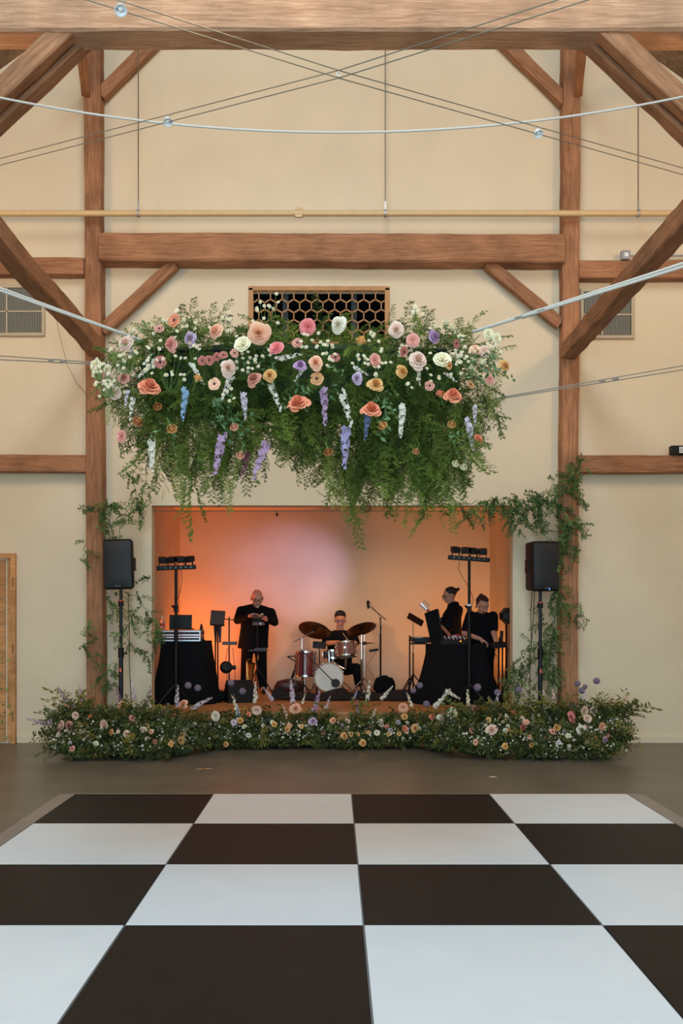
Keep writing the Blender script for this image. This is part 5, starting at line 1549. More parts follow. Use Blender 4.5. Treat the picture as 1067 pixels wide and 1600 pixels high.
t, M = drum('bass_drum', 'bass drum with a white head and round port hole', 'drum', cB + Vector((0, .38, 0)), (0, -1, 0), .205, .38, BRNSH, 8, HOOP, (cB.x, dB + .2, ZDECK))
bb = MB(); q = P(524.3, 1067.5, dB - .006); bb.lathe([(0, 0), (.062, 0)], Matrix.Translation(q) @ Matrix.Rotation(math.pi / 2, 4, 'X'), 24); bb.build('port_hole', mat('port_dark', (26, 20, 16), .6), t)
bb = MB(); bb.lathe([(.060, 0), (.068, 0), (.068, .006), (.060, .006)], Matrix.Translation(q) @ Matrix.Rotation(math.pi / 2, 4, 'X'), 24); bb.build('port_ring', HOOP, t)
for s in (-1, 1):
    bb = MB(); bb.cyl(cB + Vector((s * .17, .06, -.10)), (cB.x + s * .30, dB - .06, ZDECK + .015), .009, n=8); bb.ell((cB.x + s * .30, dB - .06, ZDECK + .018), .016, u=8, v=6); bb.build('spur', CHROME, t)
bb = MB(); bb.cyl(cB + Vector((0, .2, .2)), cB + Vector((0, .2, .34)), .012, n=10); bb.build('tom_mount', CHROME, t)
# tom in front of the drummer
cT = P(541, 1025, 14.25)
t, M = drum('rack_tom', 'brown wooden tom drum with chrome hoops above the bass drum', 'drum', cT, (-.03, .18, 1), .145, .19, BRNSH, 8)
bb = MB(); q = P(538.5, 1011.5, 14.09); bb.lathe([(0, 0), (.014, 0)], Matrix.Translation(q) @ Matrix.Rotation(math.pi / 2, 4, 'X'), 16); bb.build('badge', CHROME, t)
bb = MB(); bb.cyl(cT - Vector((0, 0, .02)), cT + Vector((-.02, .02, -.20)), .012, n=8); bb.cyl(cT + Vector((-.0, .02, -.20)), (cB.x + .12, 14.36, cB.z + .17), .010, n=8); bb.build('mount_arm', CHROME, t)
# snare on its stand behind
cS = P(520, 1028, 14.62)
t, M = drum('snare_drum', 'chrome hooped snare drum beside the drummer', 'drum', cS, (0, .05, 1), .15, .11, mat('snare_shell', (90, 82, 80), .25, metal=.7), 8, foot=(cS.x, cS.y, ZDECK))
pole(t, cS.x, cS.y, ZDECK + .12, cS.z - .02, .011, CHROME); tripod(t, cS.x, cS.y, ZDECK, .2, .2, .008, CHROME)
# floor tom
cF = P(477, 1056, 14.5)
t, M = drum('floor_tom', 'red floor tom on chrome legs at the left of the kit', 'drum', cF, (.02, .06, 1), .145, .35, REDSH, 8, foot=(cF.x, cF.y, ZDECK))
for k in range(3):
    a = .5 + 2.094 * k
    bb = MB(); bb.cyl(cF + Vector((.155 * math.cos(a), .155 * math.sin(a), .2)), (cF.x + .19 * math.cos(a), cF.y + .19 * math.sin(a), ZDECK + .012), .007, n=7); bb.build('leg', CHROME, t)
CYM = mat('cymbal_bronze', (112, 80, 50), .3, metal=.85, var=.15, scale=18, stretch=(1, 1, 1))
def cymbal(label, c, nrm, r, pole_px, pd, topy, boom=None):
    t = thing('cymbal_stand', label, 'cymbal', (P(pole_px, 0, pd).x, pd, ZDECK), 'cymbals of the drum kit')
    M = Matrix.Translation(Vector(c)) @ Vector(nrm).normalized().to_track_quat('Z', 'Y').to_matrix().to_4x4()
    bb = MB(); bb.lathe([(.012, .028), (.03, .026), (.045, .012), (r * .6, -.002), (r, -.022), (r, -.024), (r * .6, -.005), (.045, .008), (.03, .022), (.012, .024)], M, 40); bb.build('cymbal_disc', CYM, t, smooth='all')
    bb = MB(); bb.cyl(M @ Vector((0, 0, -.05)), M @ Vector((0, 0, .06)), .008, n=8); bb.cyl(M @ Vector((0, 0, -.03)), M @ Vector((0, 0, -.005)), .022, n=12); bb.build('felt_and_bolt', BLACK, t)
    x = P(pole_px, 0, pd).x
    pole(t, x, pd, ZDECK + .06, Zp(topy, pd), .011, CHROME)
    pole(t, x, pd, ZDECK + .05, Zp(1030, pd), .015, CHROME, 'lower_pole')
    if boom:
        bb = MB(); bb.cyl(P(*boom, pd), M @ Vector((0, 0, -.04)), .008, n=8); bb.build('boom_arm', CHROME, t)
        bb = MB(); bb.ell((x, pd, Zp(topy, pd)), .022, u=10, v=8); bb.build('boom_joint', CHROME, t)
    else:
        bb = MB(); bb.cyl((x, pd, Zp(topy, pd)), M @ Vector((0, 0, -.03)), .009, n=8); bb.build('tilter', CHROME, t)
    tripod(t, x, pd, ZDECK, .22, .22, .009, CHROME, rot=1.0)
cymbal('bronze cymbal on a boom stand left of the drummer', P(492, 983, 14.55), (.22, .52, .85), .245, 471.5, 14.5, 996, boom=(459, 1003))
cymbal('bronze cymbal on a straight stand right of the drummer', P(564, 981, 14.35), (-.24, .40, .88), .225, 564.5, 14.25, 992)
# hi-hat pair
c = P(569, 1005, 14.7)
t = thing('hi_hat', 'pair of hi-hat cymbals at the right of the drum kit', 'cymbal', (c.x, c.y, ZDECK), 'cymbals of the drum kit')
for s in (1, -1):
    bb = MB(); bb.lathe([(.01, s * .022), (.03, s * .02), (.04, s * .010), (.16, s * .002), (.16, s * .0035), (.04, s * .012), (.03, s * .023), (.01, s * .025)], Matrix.Translation(c), 32); bb.build('cymbal_disc', CYM, t, smooth='all')
pole(t, c.x, c.y, ZDECK + .03, c.z + .16, .008, CHROME); tripod(t, c.x, c.y, ZDECK, .24, .2, .008, CHROME, .2)
bb = MB(); bb.box((c.x, c.y - .12, ZDECK + .02), (.08, .26, .02), bev=.004); bb.build('pedal', CHROME, t)
# drum throne
c = P(531, 0, 15.05)
t = thing('drum_throne', 'black drum throne under the drummer', 'stool', (c.x, 15.05, ZDECK))
bb = MB(); bb.lathe([(0, -.04), (.15, -.04), (.165, -.02), (.165, .02), (.15, .035), (0, .04)], Matrix.Translation((c.x, 15.05, ZDECK + .40)), 24); bb.build('seat', CLOTH, t, smooth=True)
pole(t, c.x, 15.05, ZDECK + .1, ZDECK + .37, .014, CHROME); tripod(t, c.x, 15.05, ZDECK, .2, .22, .01, CHROME)
# drummer's tablet on a stand, angled black rack at the left of the kit
d = 14.7; c = P(499, 1008, d)
t = thing('tablet_stand', 'black tablet on a stand left of the drummer', 'tablet stand', (c.x, d, ZDECK))
bb = MB(); bb.box(c, (.20, .012, .11), Euler((math.radians(-20), math.radians(4), 0)), bev=.004); bb.build('tablet', BLACK, t)
pole(t, c.x, d + .02, ZDECK + .02, c.z, .009); tripod(t, c.x, d + .02, ZDECK, .3, .18)
d = 14.75
t = thing('guitar_stand', 'folded black angular stand at the far left of the drum kit', 'stand', (P(458, 0, d).x, d, ZDECK))
bb = MB(); bb.tube([P(449, 1026, d), P(470, 1024.5, d), P(466, 1036, d), P(449, 1026, d)], .010, n=7); bb.build('rest_arm', BLACKM, t)
bb = MB(); bb.tube([P(466, 1030, d), P(461, 1045, d), P(456, 1060, d)], .018, n=8); bb.build('neck_tube', BLACKM, t); tripod(t, P(457, 0, d).x, d, ZDECK, .18, .16)
# boom microphone into the bass drum
t = thing('drum_microphone', 'thin black boom pole reaching down to the bass drum port', 'microphone', (P(471, 0, 14.0).x, 14.0, ZDECK))
bb = MB(); bb.cyl(P(470, 1014, 14.02), P(518, 1062, 14.02), .007, n=7); bb.build('boom', BLACKM, t)
bb = MB(); bb.cyl(P(517, 1061, 14.02), P(520, 1064, 14.02), .011, .013, n=12); bb.build('microphone', BLACK, t)
pole(t, P(473, 0, 14.0).x, 14.02, ZDECK + .02, Zp(1017, 14.0), .009); tripod(t, P(473, 0, 14.0).x, 14.02, ZDECK, .2, .16)
# boom microphone stand right of the drums
d = 14.6; x = P(594.5, 0, d).x
t = thing('microphone_stand', 'black boom microphone stand right of the drum kit', 'microphone stand', (x, d, ZDECK))
pole(t, x, d, ZDECK + .02, Zp(964, d), .010); pole(t, x, d, ZDECK + .02, Zp(990, d), .014, nm='lower_pole')
bb = MB(); bb.cyl(P(577, 947, d), P(603.5, 969, d), .007, n=7); bb.build('boom', BLACKM, t)
bb = MB(); bb.cyl(P(575.5, 951, d), P(575, 943, d), .018, .022, n=12); bb.ell(P(575, 941, d), .026, u=12, v=8); bb.build('microphone', BLACK, t)
bb = MB(); bb.box(P(584, 1016, d), (.14, .05, .035), Euler((0, math.radians(-10), 0)), bev=.008); bb.build('accessory_box', BLACK, t)
bb = MB(); bb.tube([P(575, 938, d), P(581, 945, d), P(592, 962, d), P(596, 980, d), P(593, 1010, d), P(573, 1040, d), P(588, 1068, d)], .0035, n=5); bb.build('cord', CORD, t)
bb = MB(); bb.cyl((x, d, ZDECK), (x, d, ZDECK + .025), .14, .13, n=24); bb.build('base', BLACKM, t)
# music stand right
d = 14.3; x = P(645.5, 0, d).x
t = thing('music_stand', 'thin music stand with a tilted black desk beside the bass player', 'music stand', (x, d, ZDECK))
bb = MB(); bb.box(P(649, 968, d), (.25, .16, .010), Euler((math.radians(35), math.radians(30), 0)), bev=.003); bb.build('desk', BLACK, t)
pole(t, x, d, ZDECK + .03, Zp(968, d), .007, STEEL); pole(t, x, d, ZDECK + .03, Zp(1020, d), .011, nm='lower_pole'); tripod(t, x, d, ZDECK, .32, .24, .009, rot=.1)
# keyboard on a stand
d = 13.75
t = thing('keyboard', 'black electronic keyboard on a stand left of the right table', 'keyboard', (P(658, 0, d).x, d, ZDECK))
bb = MB(); bb.box(P(659, 999.5, d), (.27, .75, .065), bev=.008); bb.build('keyboard_body', BLACK, t)
for k in range(16):
    bb = MB(); q = P(659, 999.5, d); bb.box((q.x - .07, q.y - .34 + .043 * k, q.z + .036), (.10, .038, .008)); bb.build('white_key', mat('key_white', (190, 184, 176), .4), t)
bb = MB(); bb.box(P(652, 1005.5, d - .1), (.22, .06, .025), bev=.006); bb.build('stand_arm', BLACKM, t)
pole(t, P(640, 0, d).x, d, ZDECK + .02, Zp(993, d), .011); pole(t, P(668, 0, d).x, d + .2, ZDECK + .02, Zp(1003, d), .011); tripod(t, P(640, 0, d).x, d, ZDECK, .3, .2)
# mixer and tall black cover on the right table
t = thing('mixing_console', 'black mixer with lit knobs on the right draped table', 'mixer', P(706, 1008, 13.1))
ORIGIN[t.name].z = TRZ + .006; t.location.z = TRZ + .006
cM = Vector((P(707, 0, 13.15).x, 13.15, TRZ + .045))
bb = MB(); bb.box(cM, (.36, .28, .055), Euler((math.radians(8), 0, 0)), bev=.006); bb.build('console_body', BLACK, t)
for j in range(3):
    for k in range(7):
        bb = MB(); q = cM + Vector((-.15 + .05 * k, -.1 + .08 * j, .03 + .012 * j)); bb.cyl(q, q + Vector((0, 0, .018)), .009, n=8); bb.build('knob', WHITE if (k + j) % 3 == 0 else GREYPL, t)
bb = MB(); q = cM + Vector((.09, -.145, .005)); bb.ell(q, .009, u=8, v=6); bb.build('indicator_light', mat('orange_led', (255, 120, 30), .3, emit=(255, 120, 30), estr=4), t)
t = thing('black_cover', 'tall black padded cover leaning on the left end of the right table', 'cover', (P(680, 0, 13.2).x, 13.1, TRZ))
pr = [(664, 958), (684, 951), (692, 1004), (675, 1008.5)]
bb = MB(); vs = [P(x_, y_, 13.05) for x_, y_ in pr] + [P(x_, y_, 13.05) + Vector((.0, .10, 0)) for x_, y_ in pr]
bb.add(vs, [(3, 2, 1, 0), (4, 5, 6, 7), (0, 1, 5, 4), (1, 2, 6, 5), (2, 3, 7, 6), (3, 0, 4, 7)]); bb.build('cover_body', CLOTH, t)
bb = MB(); bb.tube([P(684, 952, 13.04), P(688, 978, 13.04), P(692, 1003, 13.04)], .012, n=7); bb.build('cover_edge', BLACK, t)
# small controller at the right with its stand and a microphone
d = 13.25
t = thing('drum_pad_controller', 'small black controller on twin poles at the right end of the stage', 'controller', (P(780, 0, d).x, d, ZDECK))
bb = MB(); bb.box(P(778.5, 1007.5, d), (.20, .16, .055), Euler((math.radians(10), math.radians(-3), 0)), bev=.008); bb.build('controller_body', BLACK, t)
for px_ in (779, 785):
    pole(t, P(px_, 0, d).x, d, ZDECK + .01, Zp(1009, d), .012)
pole(t, P(779.5, 0, d).x, d - .02, Zp(1008, d), Zp(996, d), .009, nm='mast')
bb = MB(); bb.box(P(783.5, 994, d), (.045, .02, .15), Euler((math.radians(-10), math.radians(4), 0)), bev=.008); bb.build('phone', BLACK, t)
bb = MB(); bb.tube([P(775, 1012, d), P(772, 1020, d), P(776, 1026, d)], .006, n=6); bb.tube([P(790, 1008, d), P(795, 1015, d), P(792, 1022, d)], .004, n=6); bb.build('cord', CORD, t)
bb = MB(); bb.box((P(782, 0, d).x, d, ZDECK + .012), (.22, .22, .02), bev=.005); bb.build('base', BLACKM, t)
d = 13.5; c = P(793, 962, d)
t = thing('side_monitor', 'black angular side monitor half hidden behind the right jamb', 'stage monitor', (c.x, d, ZDECK))
pr = [(784.5, 958), (792, 949.5), (801, 951), (801, 974), (793, 975), (785, 967)]
bb = MB(); vs = [P(x_, y_, d) for x_, y_ in pr] + [P(x_, y_, d) + Vector((0, .25, 0)) for x_, y_ in pr]
bb.add(vs, [tuple(range(5, -1, -1)), tuple(range(6, 12))] + [(i, (i + 1) % 6, 6 + (i + 1) % 6, 6 + i) for i in range(6)]); bb.build('cabinet', BLACK, t)
bb = MB(); bb.add([P(787, 959, d - .005), P(787, 966, d - .005), P(799, 970, d - .005), P(799, 955, d - .005)], [(0, 1, 2, 3)]); bb.build('grille', GRILLE, t)
pole(t, c.x, d + .1, ZDECK + .02, Zp(974, d), .014); tripod(t, c.x, d + .1, ZDECK, .3, .07)

# uplights washing the alcove walls
def uplight(loc, target, color, power, label, size=1.6):
    t = thing('uplight', label, 'stage light', loc, 'alcove uplights')
    loc = Vector(loc); dr_ = (Vector(target) - loc - Vector((0, 0, .1))).normalized()
    c = loc + Vector((0, 0, .10))
    M = Matrix.Translation(c) @ dr_.to_track_quat('Z', 'Y').to_matrix().to_4x4()
    bb = MB(); bb.lathe([(0, -.07), (.05, -.065), (.06, -.02), (.06, .05), (.052, .05), (.05, .02), (0, .02)], M, 20); bb.build('housing', BLACK, t, smooth=True)
    bb = MB(); bb.lathe([(0, .022), (.048, .022)], M, 20)
    bb.build('lens', mat('lens_' + label.split()[0], (250, 250, 250), .3, emit=tuple(int(255 * k) for k in color), estr=3), t)
    for s in (-1, 1):
        bb = MB(); bb.box(loc + Vector((s * .068, 0, .055)), (.012, .03, .11)); bb.build('yoke', BLACKM, t)
    l = bpy.data.lights.new('uplight_beam', 'SPOT'); l.energy = power; l.color = color; l.spot_size = size; l.spot_blend = 1.0; l.shadow_soft_size = .06
    o = bpy.data.objects.new('uplight_beam', l); COL.objects.link(o); o.parent = t
    o.matrix_local = Matrix.Translation(c + dr_ * .06 - loc) @ dr_.to_track_quat('-Z', 'Y').to_matrix().to_4x4()
uplight((-2.32, 14.5, ZDECK), (-2.05, 15.6, 2.45), (1.0, .20, .02), 140, 'orange uplight on the stage floor behind the left draped table', 2.6)
uplight((2.2, 14.0, ZDECK), (1.5, 15.6, 2.5), (1.0, .36, .09), 95, 'amber uplight on the stage floor behind the right draped table', 2.2)
def par_beam(stand, head_world, target, color, power, size):
    """the lamp inside one of the par heads on a light stand"""
    l = bpy.data.lights.new('par_beam', 'SPOT'); l.energy = power; l.color = color; l.spot_size = size; l.spot_blend = 1.0; l.shadow_soft_size = .05
    o = bpy.data.objects.new('par_beam', l); COL.objects.link(o); o.parent = stand
    dr_ = (Vector(target) - Vector(head_world)).normalized()
    o.matrix_local = Matrix.Translation(Vector(head_world) + dr_ * .12 - ORIGIN[stand.name]) @ dr_.to_track_quat('-Z', 'Y').to_matrix().to_4x4()
stands = [o for o in SC.objects if o.name.startswith('light_stand') and o.type == 'EMPTY']
stands.sort(key=lambda o: o.location.x)
par_beam(stands[1], P(703, 862, 12.86), P(462, 897, 15.6), (.56, .46, 1.0), 250, .58)
par_beam(stands[1], P(736, 858, 12.95), P(500, 985, 15.0), (1.0, .62, .42), 90, .75)
par_beam(stands[0], P(300, 876, 12.9), P(560, 975, 15.2), (1.0, .60, .38), 110, .8)

# ------------------------------------------------------------------ people
def blob(name, elems, m, parent, voxel=.012, smooth=6):
    """one continuous skin around tapered capsules, ellipsoids and elliptical trunks"""
    b = MB()
    for e in elems:
        if e[0] == 'cap':
            _, a, c, r0, r1 = e
            a, c = Vector(a), Vector(c)
            b.cyl(a, c, r0, r1, n=16); b.ell(a, r0, u=14, v=10); b.ell(c, r1, u=14, v=10)
        elif e[0] == 'ell':
            b.ell(e[1], e[2], e[3] if len(e) > 3 else None, u=20, v=14)
        elif e[0] == 'trunk':   # list of (centre, rx, ry)
            vs, fs = [], []; n = 24
            for (c, rx, ry) in e[1]:
                for k in range(n):
                    a = 2 * math.pi * k / n; vs.append(Vector(c) + Vector((rx * math.cos(a), ry * math.sin(a), 0)))
            for i in range(len(e[1]) - 1):
                for k in range(n): fs.append((i * n + k, i * n + (k + 1) % n, (i + 1) * n + (k + 1) % n, (i + 1) * n + k))
            fs += [tuple(reversed(range(n))), tuple(range((len(e[1]) - 1) * n, len(e[1]) * n))]
            b.add(vs, fs)
    tmp = b.build('tmp', m)
    md = tmp.modifiers.new('r', 'REMESH'); md.mode = 'VOXEL'; md.voxel_size = voxel
    sm = tmp.modifiers.new('s', 'SMOOTH'); sm.iterations = smooth; sm.factor = .5
    dg = bpy.context.evaluated_depsgraph_get()
    me = bpy.data.meshes.new_from_object(tmp.evaluated_get(dg))
    bpy.data.objects.remove(tmp)
    off = ORIGIN[parent.name]
    me.transform(Matrix.Translation(-off))
    me.polygons.foreach_set('use_smooth', [True] * len(me.polygons))
    me.name = name
    if not me.materials: me.materials.append(m)
    o = bpy.data.objects.new(name, me); COL.objects.link(o); o.parent = parent; ORIGIN[o.name] = off
    return o

def head_frame(c, fwd):
    f = Vector(fwd).normalized(); r = f.cross(Vector((0, 0, 1))).normalized(); u = r.cross(f).normalized()
    return Vector(c), f, r, u, Matrix((r, f, u)).transposed()
def head_elems(H, k):
    c, f, r, u, R = H
    at = lambda x, y, z: c + (r * x + f * y + u * z) * k
    E = [('ell', at(0, -.005, .03), (.076 * k, .096 * k, .092 * k), R), ('ell', at(0, .028, -.055), (.058 * k, .062 * k, .062 * k), R), ('ell', at(0, .045, -.09), (.03 * k, .03 * k, .024 * k), R),
         ('cap', at(0, .088, .012), at(0, .112, -.026), .010 * k, .016 * k), ('ell', at(.012, .098, -.028), (.010 * k,) * 3), ('ell', at(-.012, .098, -.028), (.010 * k,) * 3),
         ('cap', at(-.04, .078, .03), at(.04, .078, .03), .015 * k, .015 * k), ('ell', at(.036, .062, -.03), (.026 * k, .024 * k, .022 * k), R), ('ell', at(-.036, .062, -.03), (.026 * k, .024 * k, .022 * k), R),
         ('cap', at(-.02, .085, -.058), at(.02, .085, -.058), .009 * k, .009 * k)]
    for s in (-1, 1): E.append(('ell', at(s * .079, -.005, -.005), (.012 * k, .022 * k, .034 * k), R))
    return E, at
def face_parts(t, at, H, k, glasses=None, brow=(40, 30, 26), lip=(150, 84, 76)):
    c, f, r, u, R = H
    for s in (-1, 1):
        bb = MB(); bb.ell(at(s * .033, .083, .010), (.014 * k, .008 * k, .007 * k), R, u=10, v=8); e = bb.build('eye', mat('eye_white', (214, 206, 200), .3), t, smooth='all')
        bb = MB(); bb.ell(at(s * .033, .089, .009), (.006 * k, .004 * k, .006 * k), R, u=8, v=6); bb.build('iris', mat('iris_dark', (30, 22, 18), .3), e, smooth='all')
        bb = MB(); bb.cyl(at(s * .015, .094, .034), at(s * .052, .084, .036), .0045 * k, .003 * k, n=6); bb.build('eyebrow', mat('brow_%d' % brow[0], brow, .8), t)
    bb = MB(); bb.ell(at(0, .094, -.058), (.024 * k, .006 * k, .007 * k), R, u=10, v=6); bb.build('mouth', mat('lip_%d' % lip[0], lip, .6), t, smooth='all')
    if glasses:
        bb = MB()
        for s in (-1, 1):
            pts = [at(s * .034 + .027 * math.cos(a), .102, .008 + .020 * math.sin(a)) for a in np.linspace(0, 2 * math.pi, 17)]
            bb.tube(pts, .0035 * k, n=5)
            bb.cyl(at(s * .061, .100, .014), at(s * .083, .0, .016), .003 * k, n=5)
        bb.cyl(at(-.008, .104, .012), at(.008, .104, .012), .003 * k, n=5); bb.build('glasses', mat('glasses_%d' % glasses[2], glasses, .3), t)
def hand_elems(w, d_, n_, side, k=1.0, curl=.5, point=False):
    """palm, four bent fingers of unequal length and a thumb from the side of the palm; w wrist, d_ finger direction, n_ palm normal"""
    d_ = Vector(d_).normalized(); n_ = Vector(n_); n_ = (n_ - d_ * n_.dot(d_)).normalized(); s_ = d_.cross(n_) * side
    w = Vector(w); E = []
    pc = w + d_ * .045 * k
    Rm = Matrix((s_, d_, n_)).transposed()
    E.append(('ell', pc, (.042 * k, .052 * k, .017 * k), Rm)); E.append(('cap', w - d_ * .02, w + d_ * .015, .026 * k, .026 * k))
    for i, (o, L) in enumerate(((-.031, .068), (-.0105, .078), (.0105, .074), (.031, .058))):
        b0 = w + d_ * .085 * k + s_ * o * k
        cu = curl if not (point and i == 3) else .08
        b1 = b0 + (d_ * math.cos(cu * .6) + n_ * math.sin(cu * .6)) * L * .45 * k
        b2 = b1 + (d_ * math.cos(cu * 1.5) + n_ * math.sin(cu * 1.5)) * L * .32 * k
        b3 = b2 + (d_ * math.cos(cu * 2.1) + n_ * math.sin(cu * 2.1)) * L * .25 * k
        E += [('cap', b0 - d_ * .02, b0, .010 * k, .0095 * k), ('cap', b0, b1, .0095 * k, .009 * k), ('cap', b1, b2, .009 * k, .008 * k), ('cap', b2, b3, .008 * k, .007 * k)]
    t0 = w + d_ * .02 * k + s_ * .03 * k; t1 = t0 + (d_ * .6 + s_ * .75 + n_ * .2).normalized() * .042 * k; t2 = t1 + (d_ * .9 + s_ * .25 + n_ * .3).normalized() * .034 * k
    E += [('cap', t0, t1, .013 * k, .011 * k), ('cap', t1, t2, .011 * k, .009 * k)]
    return E
def skin(n, rgb): return mat('skin_' + n, rgb, .55, var=.06, scale=20, spec=.35)
def shell_hair(t, elems, rgb, nm='hair', vox=.009):
    return blob(nm, elems, mat('hair_%d_%d' % (rgb[0], rgb[2]), rgb, .6, var=.2, scale=40), t, vox, 4)
def shoe(t, a, toe, m):
    blob('shoe', [('cap', Vector((a.x, a.y + .03, ZDECK + .045)), Vector((a.x, a.y - .05, ZDECK + .05)), .043, .043), ('cap', Vector((a.x, a.y - .03, ZDECK + .042)), Vector((toe.x, toe.y, ZDECK + .036)), .042, .032)], m, t, .011, 3)
SHOE = mat('shoe_black', (18, 15, 14), .35)

# 1: bald man in a black suit
d = 14.85; k = 1.1
t = thing('person', 'bald person in a black suit with glasses, standing and looking down at a tablet', 'person', (P(399, 0, d).x, d, ZDECK))
H = head_frame(P(401.5, 935, d - .06), (.22, -.90, -.42)); HE, at = head_elems(H, k)
sh = [P(376, 951, d), P(424, 954, d)]; el = [P(371, 969, d - .10), P(429, 972, d - .10)]; wr = [P(390, 962.5, d - .32), P(416, 968, d - .32)]
hip = [P(387, 1014, d), P(407, 1014, d)]; kn = [P(384, 1045, d - .03), P(409, 1046, d - .03)]; an = [P(382, 1072, d), P(411, 1073, d)]
SK = skin('fair', (216, 158, 136))
E = HE + [('cap', P(400, 946, d - .01), P(399, 954, d), .062, .07), ('trunk', [(P(399, 952, d), .16, .09), (P(399, 962, d), .2, .11), (P(398, 985, d), .19, .12), (P(397, 1014, d), .18, .11)])]
for s in (0, 1):
    E += [('cap', sh[s] - Vector((0, 0, .035)), el[s], .04, .04), ('cap', el[s], wr[s], .040, .028), ('cap', hip[s], kn[s], .08, .055), ('cap', kn[s], an[s], .055, .04), ('cap', an[s], an[s] - Vector((0, .10, .05)), .035, .03)]
E += hand_elems(wr[0], (.75, -.5, .3), (.2, -.3, -1), -1, 1.05, .35) + hand_elems(wr[1], (-.65, -.5, .45), (.2, -.3, -1), 1, 1.05, .45)
blob('body', E, SK, t, .0082, 4)
J = [('trunk', [(P(399, 948.5, d), .11, .08), (P(399, 953, d), .2, .105), (P(399, 962, d), .225, .125), (P(398, 980, d), .215, .14), (P(396, 1000, d), .225, .145), (P(395, 1013, d), .235, .145)])]
for s in (0, 1): J += [('cap', P(399, 950, d), sh[s] - Vector((0, 0, .025)), .075, .06), ('cap', sh[s] - Vector((0, 0, .025)), el[s], .066, .062), ('cap', el[s], el[s].lerp(wr[s], .88), .064, .046)]
blob('suit_jacket', J, SUIT, t, .012, 5)
blob('shirt_collar', [('trunk', [(P(400, 944.5, d - .01), .068, .07), (P(399.5, 950, d - .01), .09, .085)])], mat('shirt_black', (10, 10, 12), .8), t, .01, 3)
T_ = [('trunk', [(P(397, 1004, d), .18, .12), (P(397, 1018, d), .19, .125)])]
for s in (0, 1): T_ += [('cap', hip[s], kn[s], .098, .078), ('cap', kn[s], an[s] + Vector((0, 0, .0)), .078, .064)]
blob('trousers', T_, SUIT, t, .012, 4)
for s in (0, 1): shoe(t, an[s], an[s] + Vector((.05 * (s * 2 - 1) * .6, -.19, 0)), SHOE)
face_parts(t, at, H, k, (46, 36, 34), (150, 130, 120))
blob('goatee', [('ell', at(0, .074, -.088), (.030 * k, .022 * k, .024 * k), H[4]), ('cap', at(-.022, .088, -.047), at(.022, .088, -.047), .007 * k, .007 * k)], mat('beard_white', (196, 186, 178), .8), t, .006, 2)

# 2: drummer
d = 14.95; k = 1.02
t = thing('person', 'seated drummer with dark hair, blue glasses, grey goatee and black shirt', 'person', (P(531, 0, d).x, d, ZDECK))
H = head_frame(P(531.5, 969.5, d - .05), (.03, -.96, -.22)); HE, at = head_elems(H, k)
sh = [P(512, 991, d), P(551, 991, d)]; el = [P(509, 1005, d - .12), P(556, 1006, d - .12)]; wr = [P(530, 1003.5, d - .36), P(546, 1003, d - .36)]
hip = [P(522, 1046, d + .02), P(541, 1046, d + .02)]; kn = [P(511, 1044, d - .36), P(557, 1044, d - .36)]; an = [P(512, 1073, d - .32), P(560, 1074, d - .32)]
SK = skin('tan', (196, 132, 98))
E = HE + [('cap', P(531, 980, d - .01), P(531, 988, d), .055, .065), ('trunk', [(P(531, 988, d), .13, .085), (P(531, 997, d), .17, .1), (P(531, 1020, d), .16, .11), (P(531, 1046, d + .02), .165, .12)])]
for s in (0, 1):
    E += [('cap', sh[s], el[s], .05, .043), ('cap', el[s], wr[s], .043, .028), ('cap', hip[s], kn[s], .08, .055), ('cap', kn[s], an[s], .055, .04), ('cap', an[s], an[s] - Vector((0, .10, .03)), .035, .03)]
E += hand_elems(wr[0], (.6, -.75, .0), (.0, 0, -1), -1, .95, .8) + hand_elems(wr[1], (-.2, -.9, .0), (.0, 0, -1), 1, .95, .8)
blob('body', E, SK, t, .0082, 4)
J = [('trunk', [(P(531, 984.5, d), .085, .075), (P(531, 988, d), .16, .095), (P(531, 996, d), .205, .12), (P(531, 1018, d), .19, .13), (P(531, 1046, d + .02), .185, .13)])]
for s in (0, 1): J += [('cap', sh[s], sh[s].lerp(el[s], .85), .072, .068)]
blob('shirt', J, SUIT, t, .012, 5)
T_ = [('trunk', [(P(531, 1036, d), .185, .13), (P(531, 1050, d + .02), .185, .14)])]
for s in (0, 1): T_ += [('cap', hip[s], kn[s], .095, .075), ('cap', kn[s], an[s] + Vector((0, 0, .02)), .072, .055)]
blob('trousers', T_, SUIT, t, .012, 4)
for s in (0, 1): shoe(t, an[s], an[s] + Vector((0, -.18, 0)), SHOE)
face_parts(t, at, H, k, (48, 64, 150), (30, 24, 22))
shell_hair(t, [('ell', at(0, -.028, .068), (.088 * k, .092 * k, .085 * k), H[4]), ('ell', at(0, .025, .118), (.076 * k, .06 * k, .042 * k), H[4])], (22, 18, 20))
blob('goatee', [('ell', at(0, .070, -.09), (.034 * k, .026 * k, .028 * k), H[4]), ('cap', at(-.028, .086, -.045), at(.028, .086, -.045), .008 * k, .008 * k)], mat('beard_grey', (150, 140, 132), .8), t, .006, 2)
for s, (a0, a1) in enumerate(((wr[0] + Vector((.02, -.12, -.0)), P(541, 1000, 14.35)), (wr[1] + Vector((0, -.10, 0)), P(536, 990, 14.45)))):
    bb = MB(); bb.cyl(a0, a1, .007, .005, n=7); bb.ell(a1, .008, u=8, v=6); tag(bb.build('drumstick', mat('stick_wood', (200, 160, 110), .5)), ['wooden drumstick in the hand nearer the left cymbal', 'raised wooden drumstick in the hand nearer the right cymbal'][s], 'drumstick', 'drumsticks')

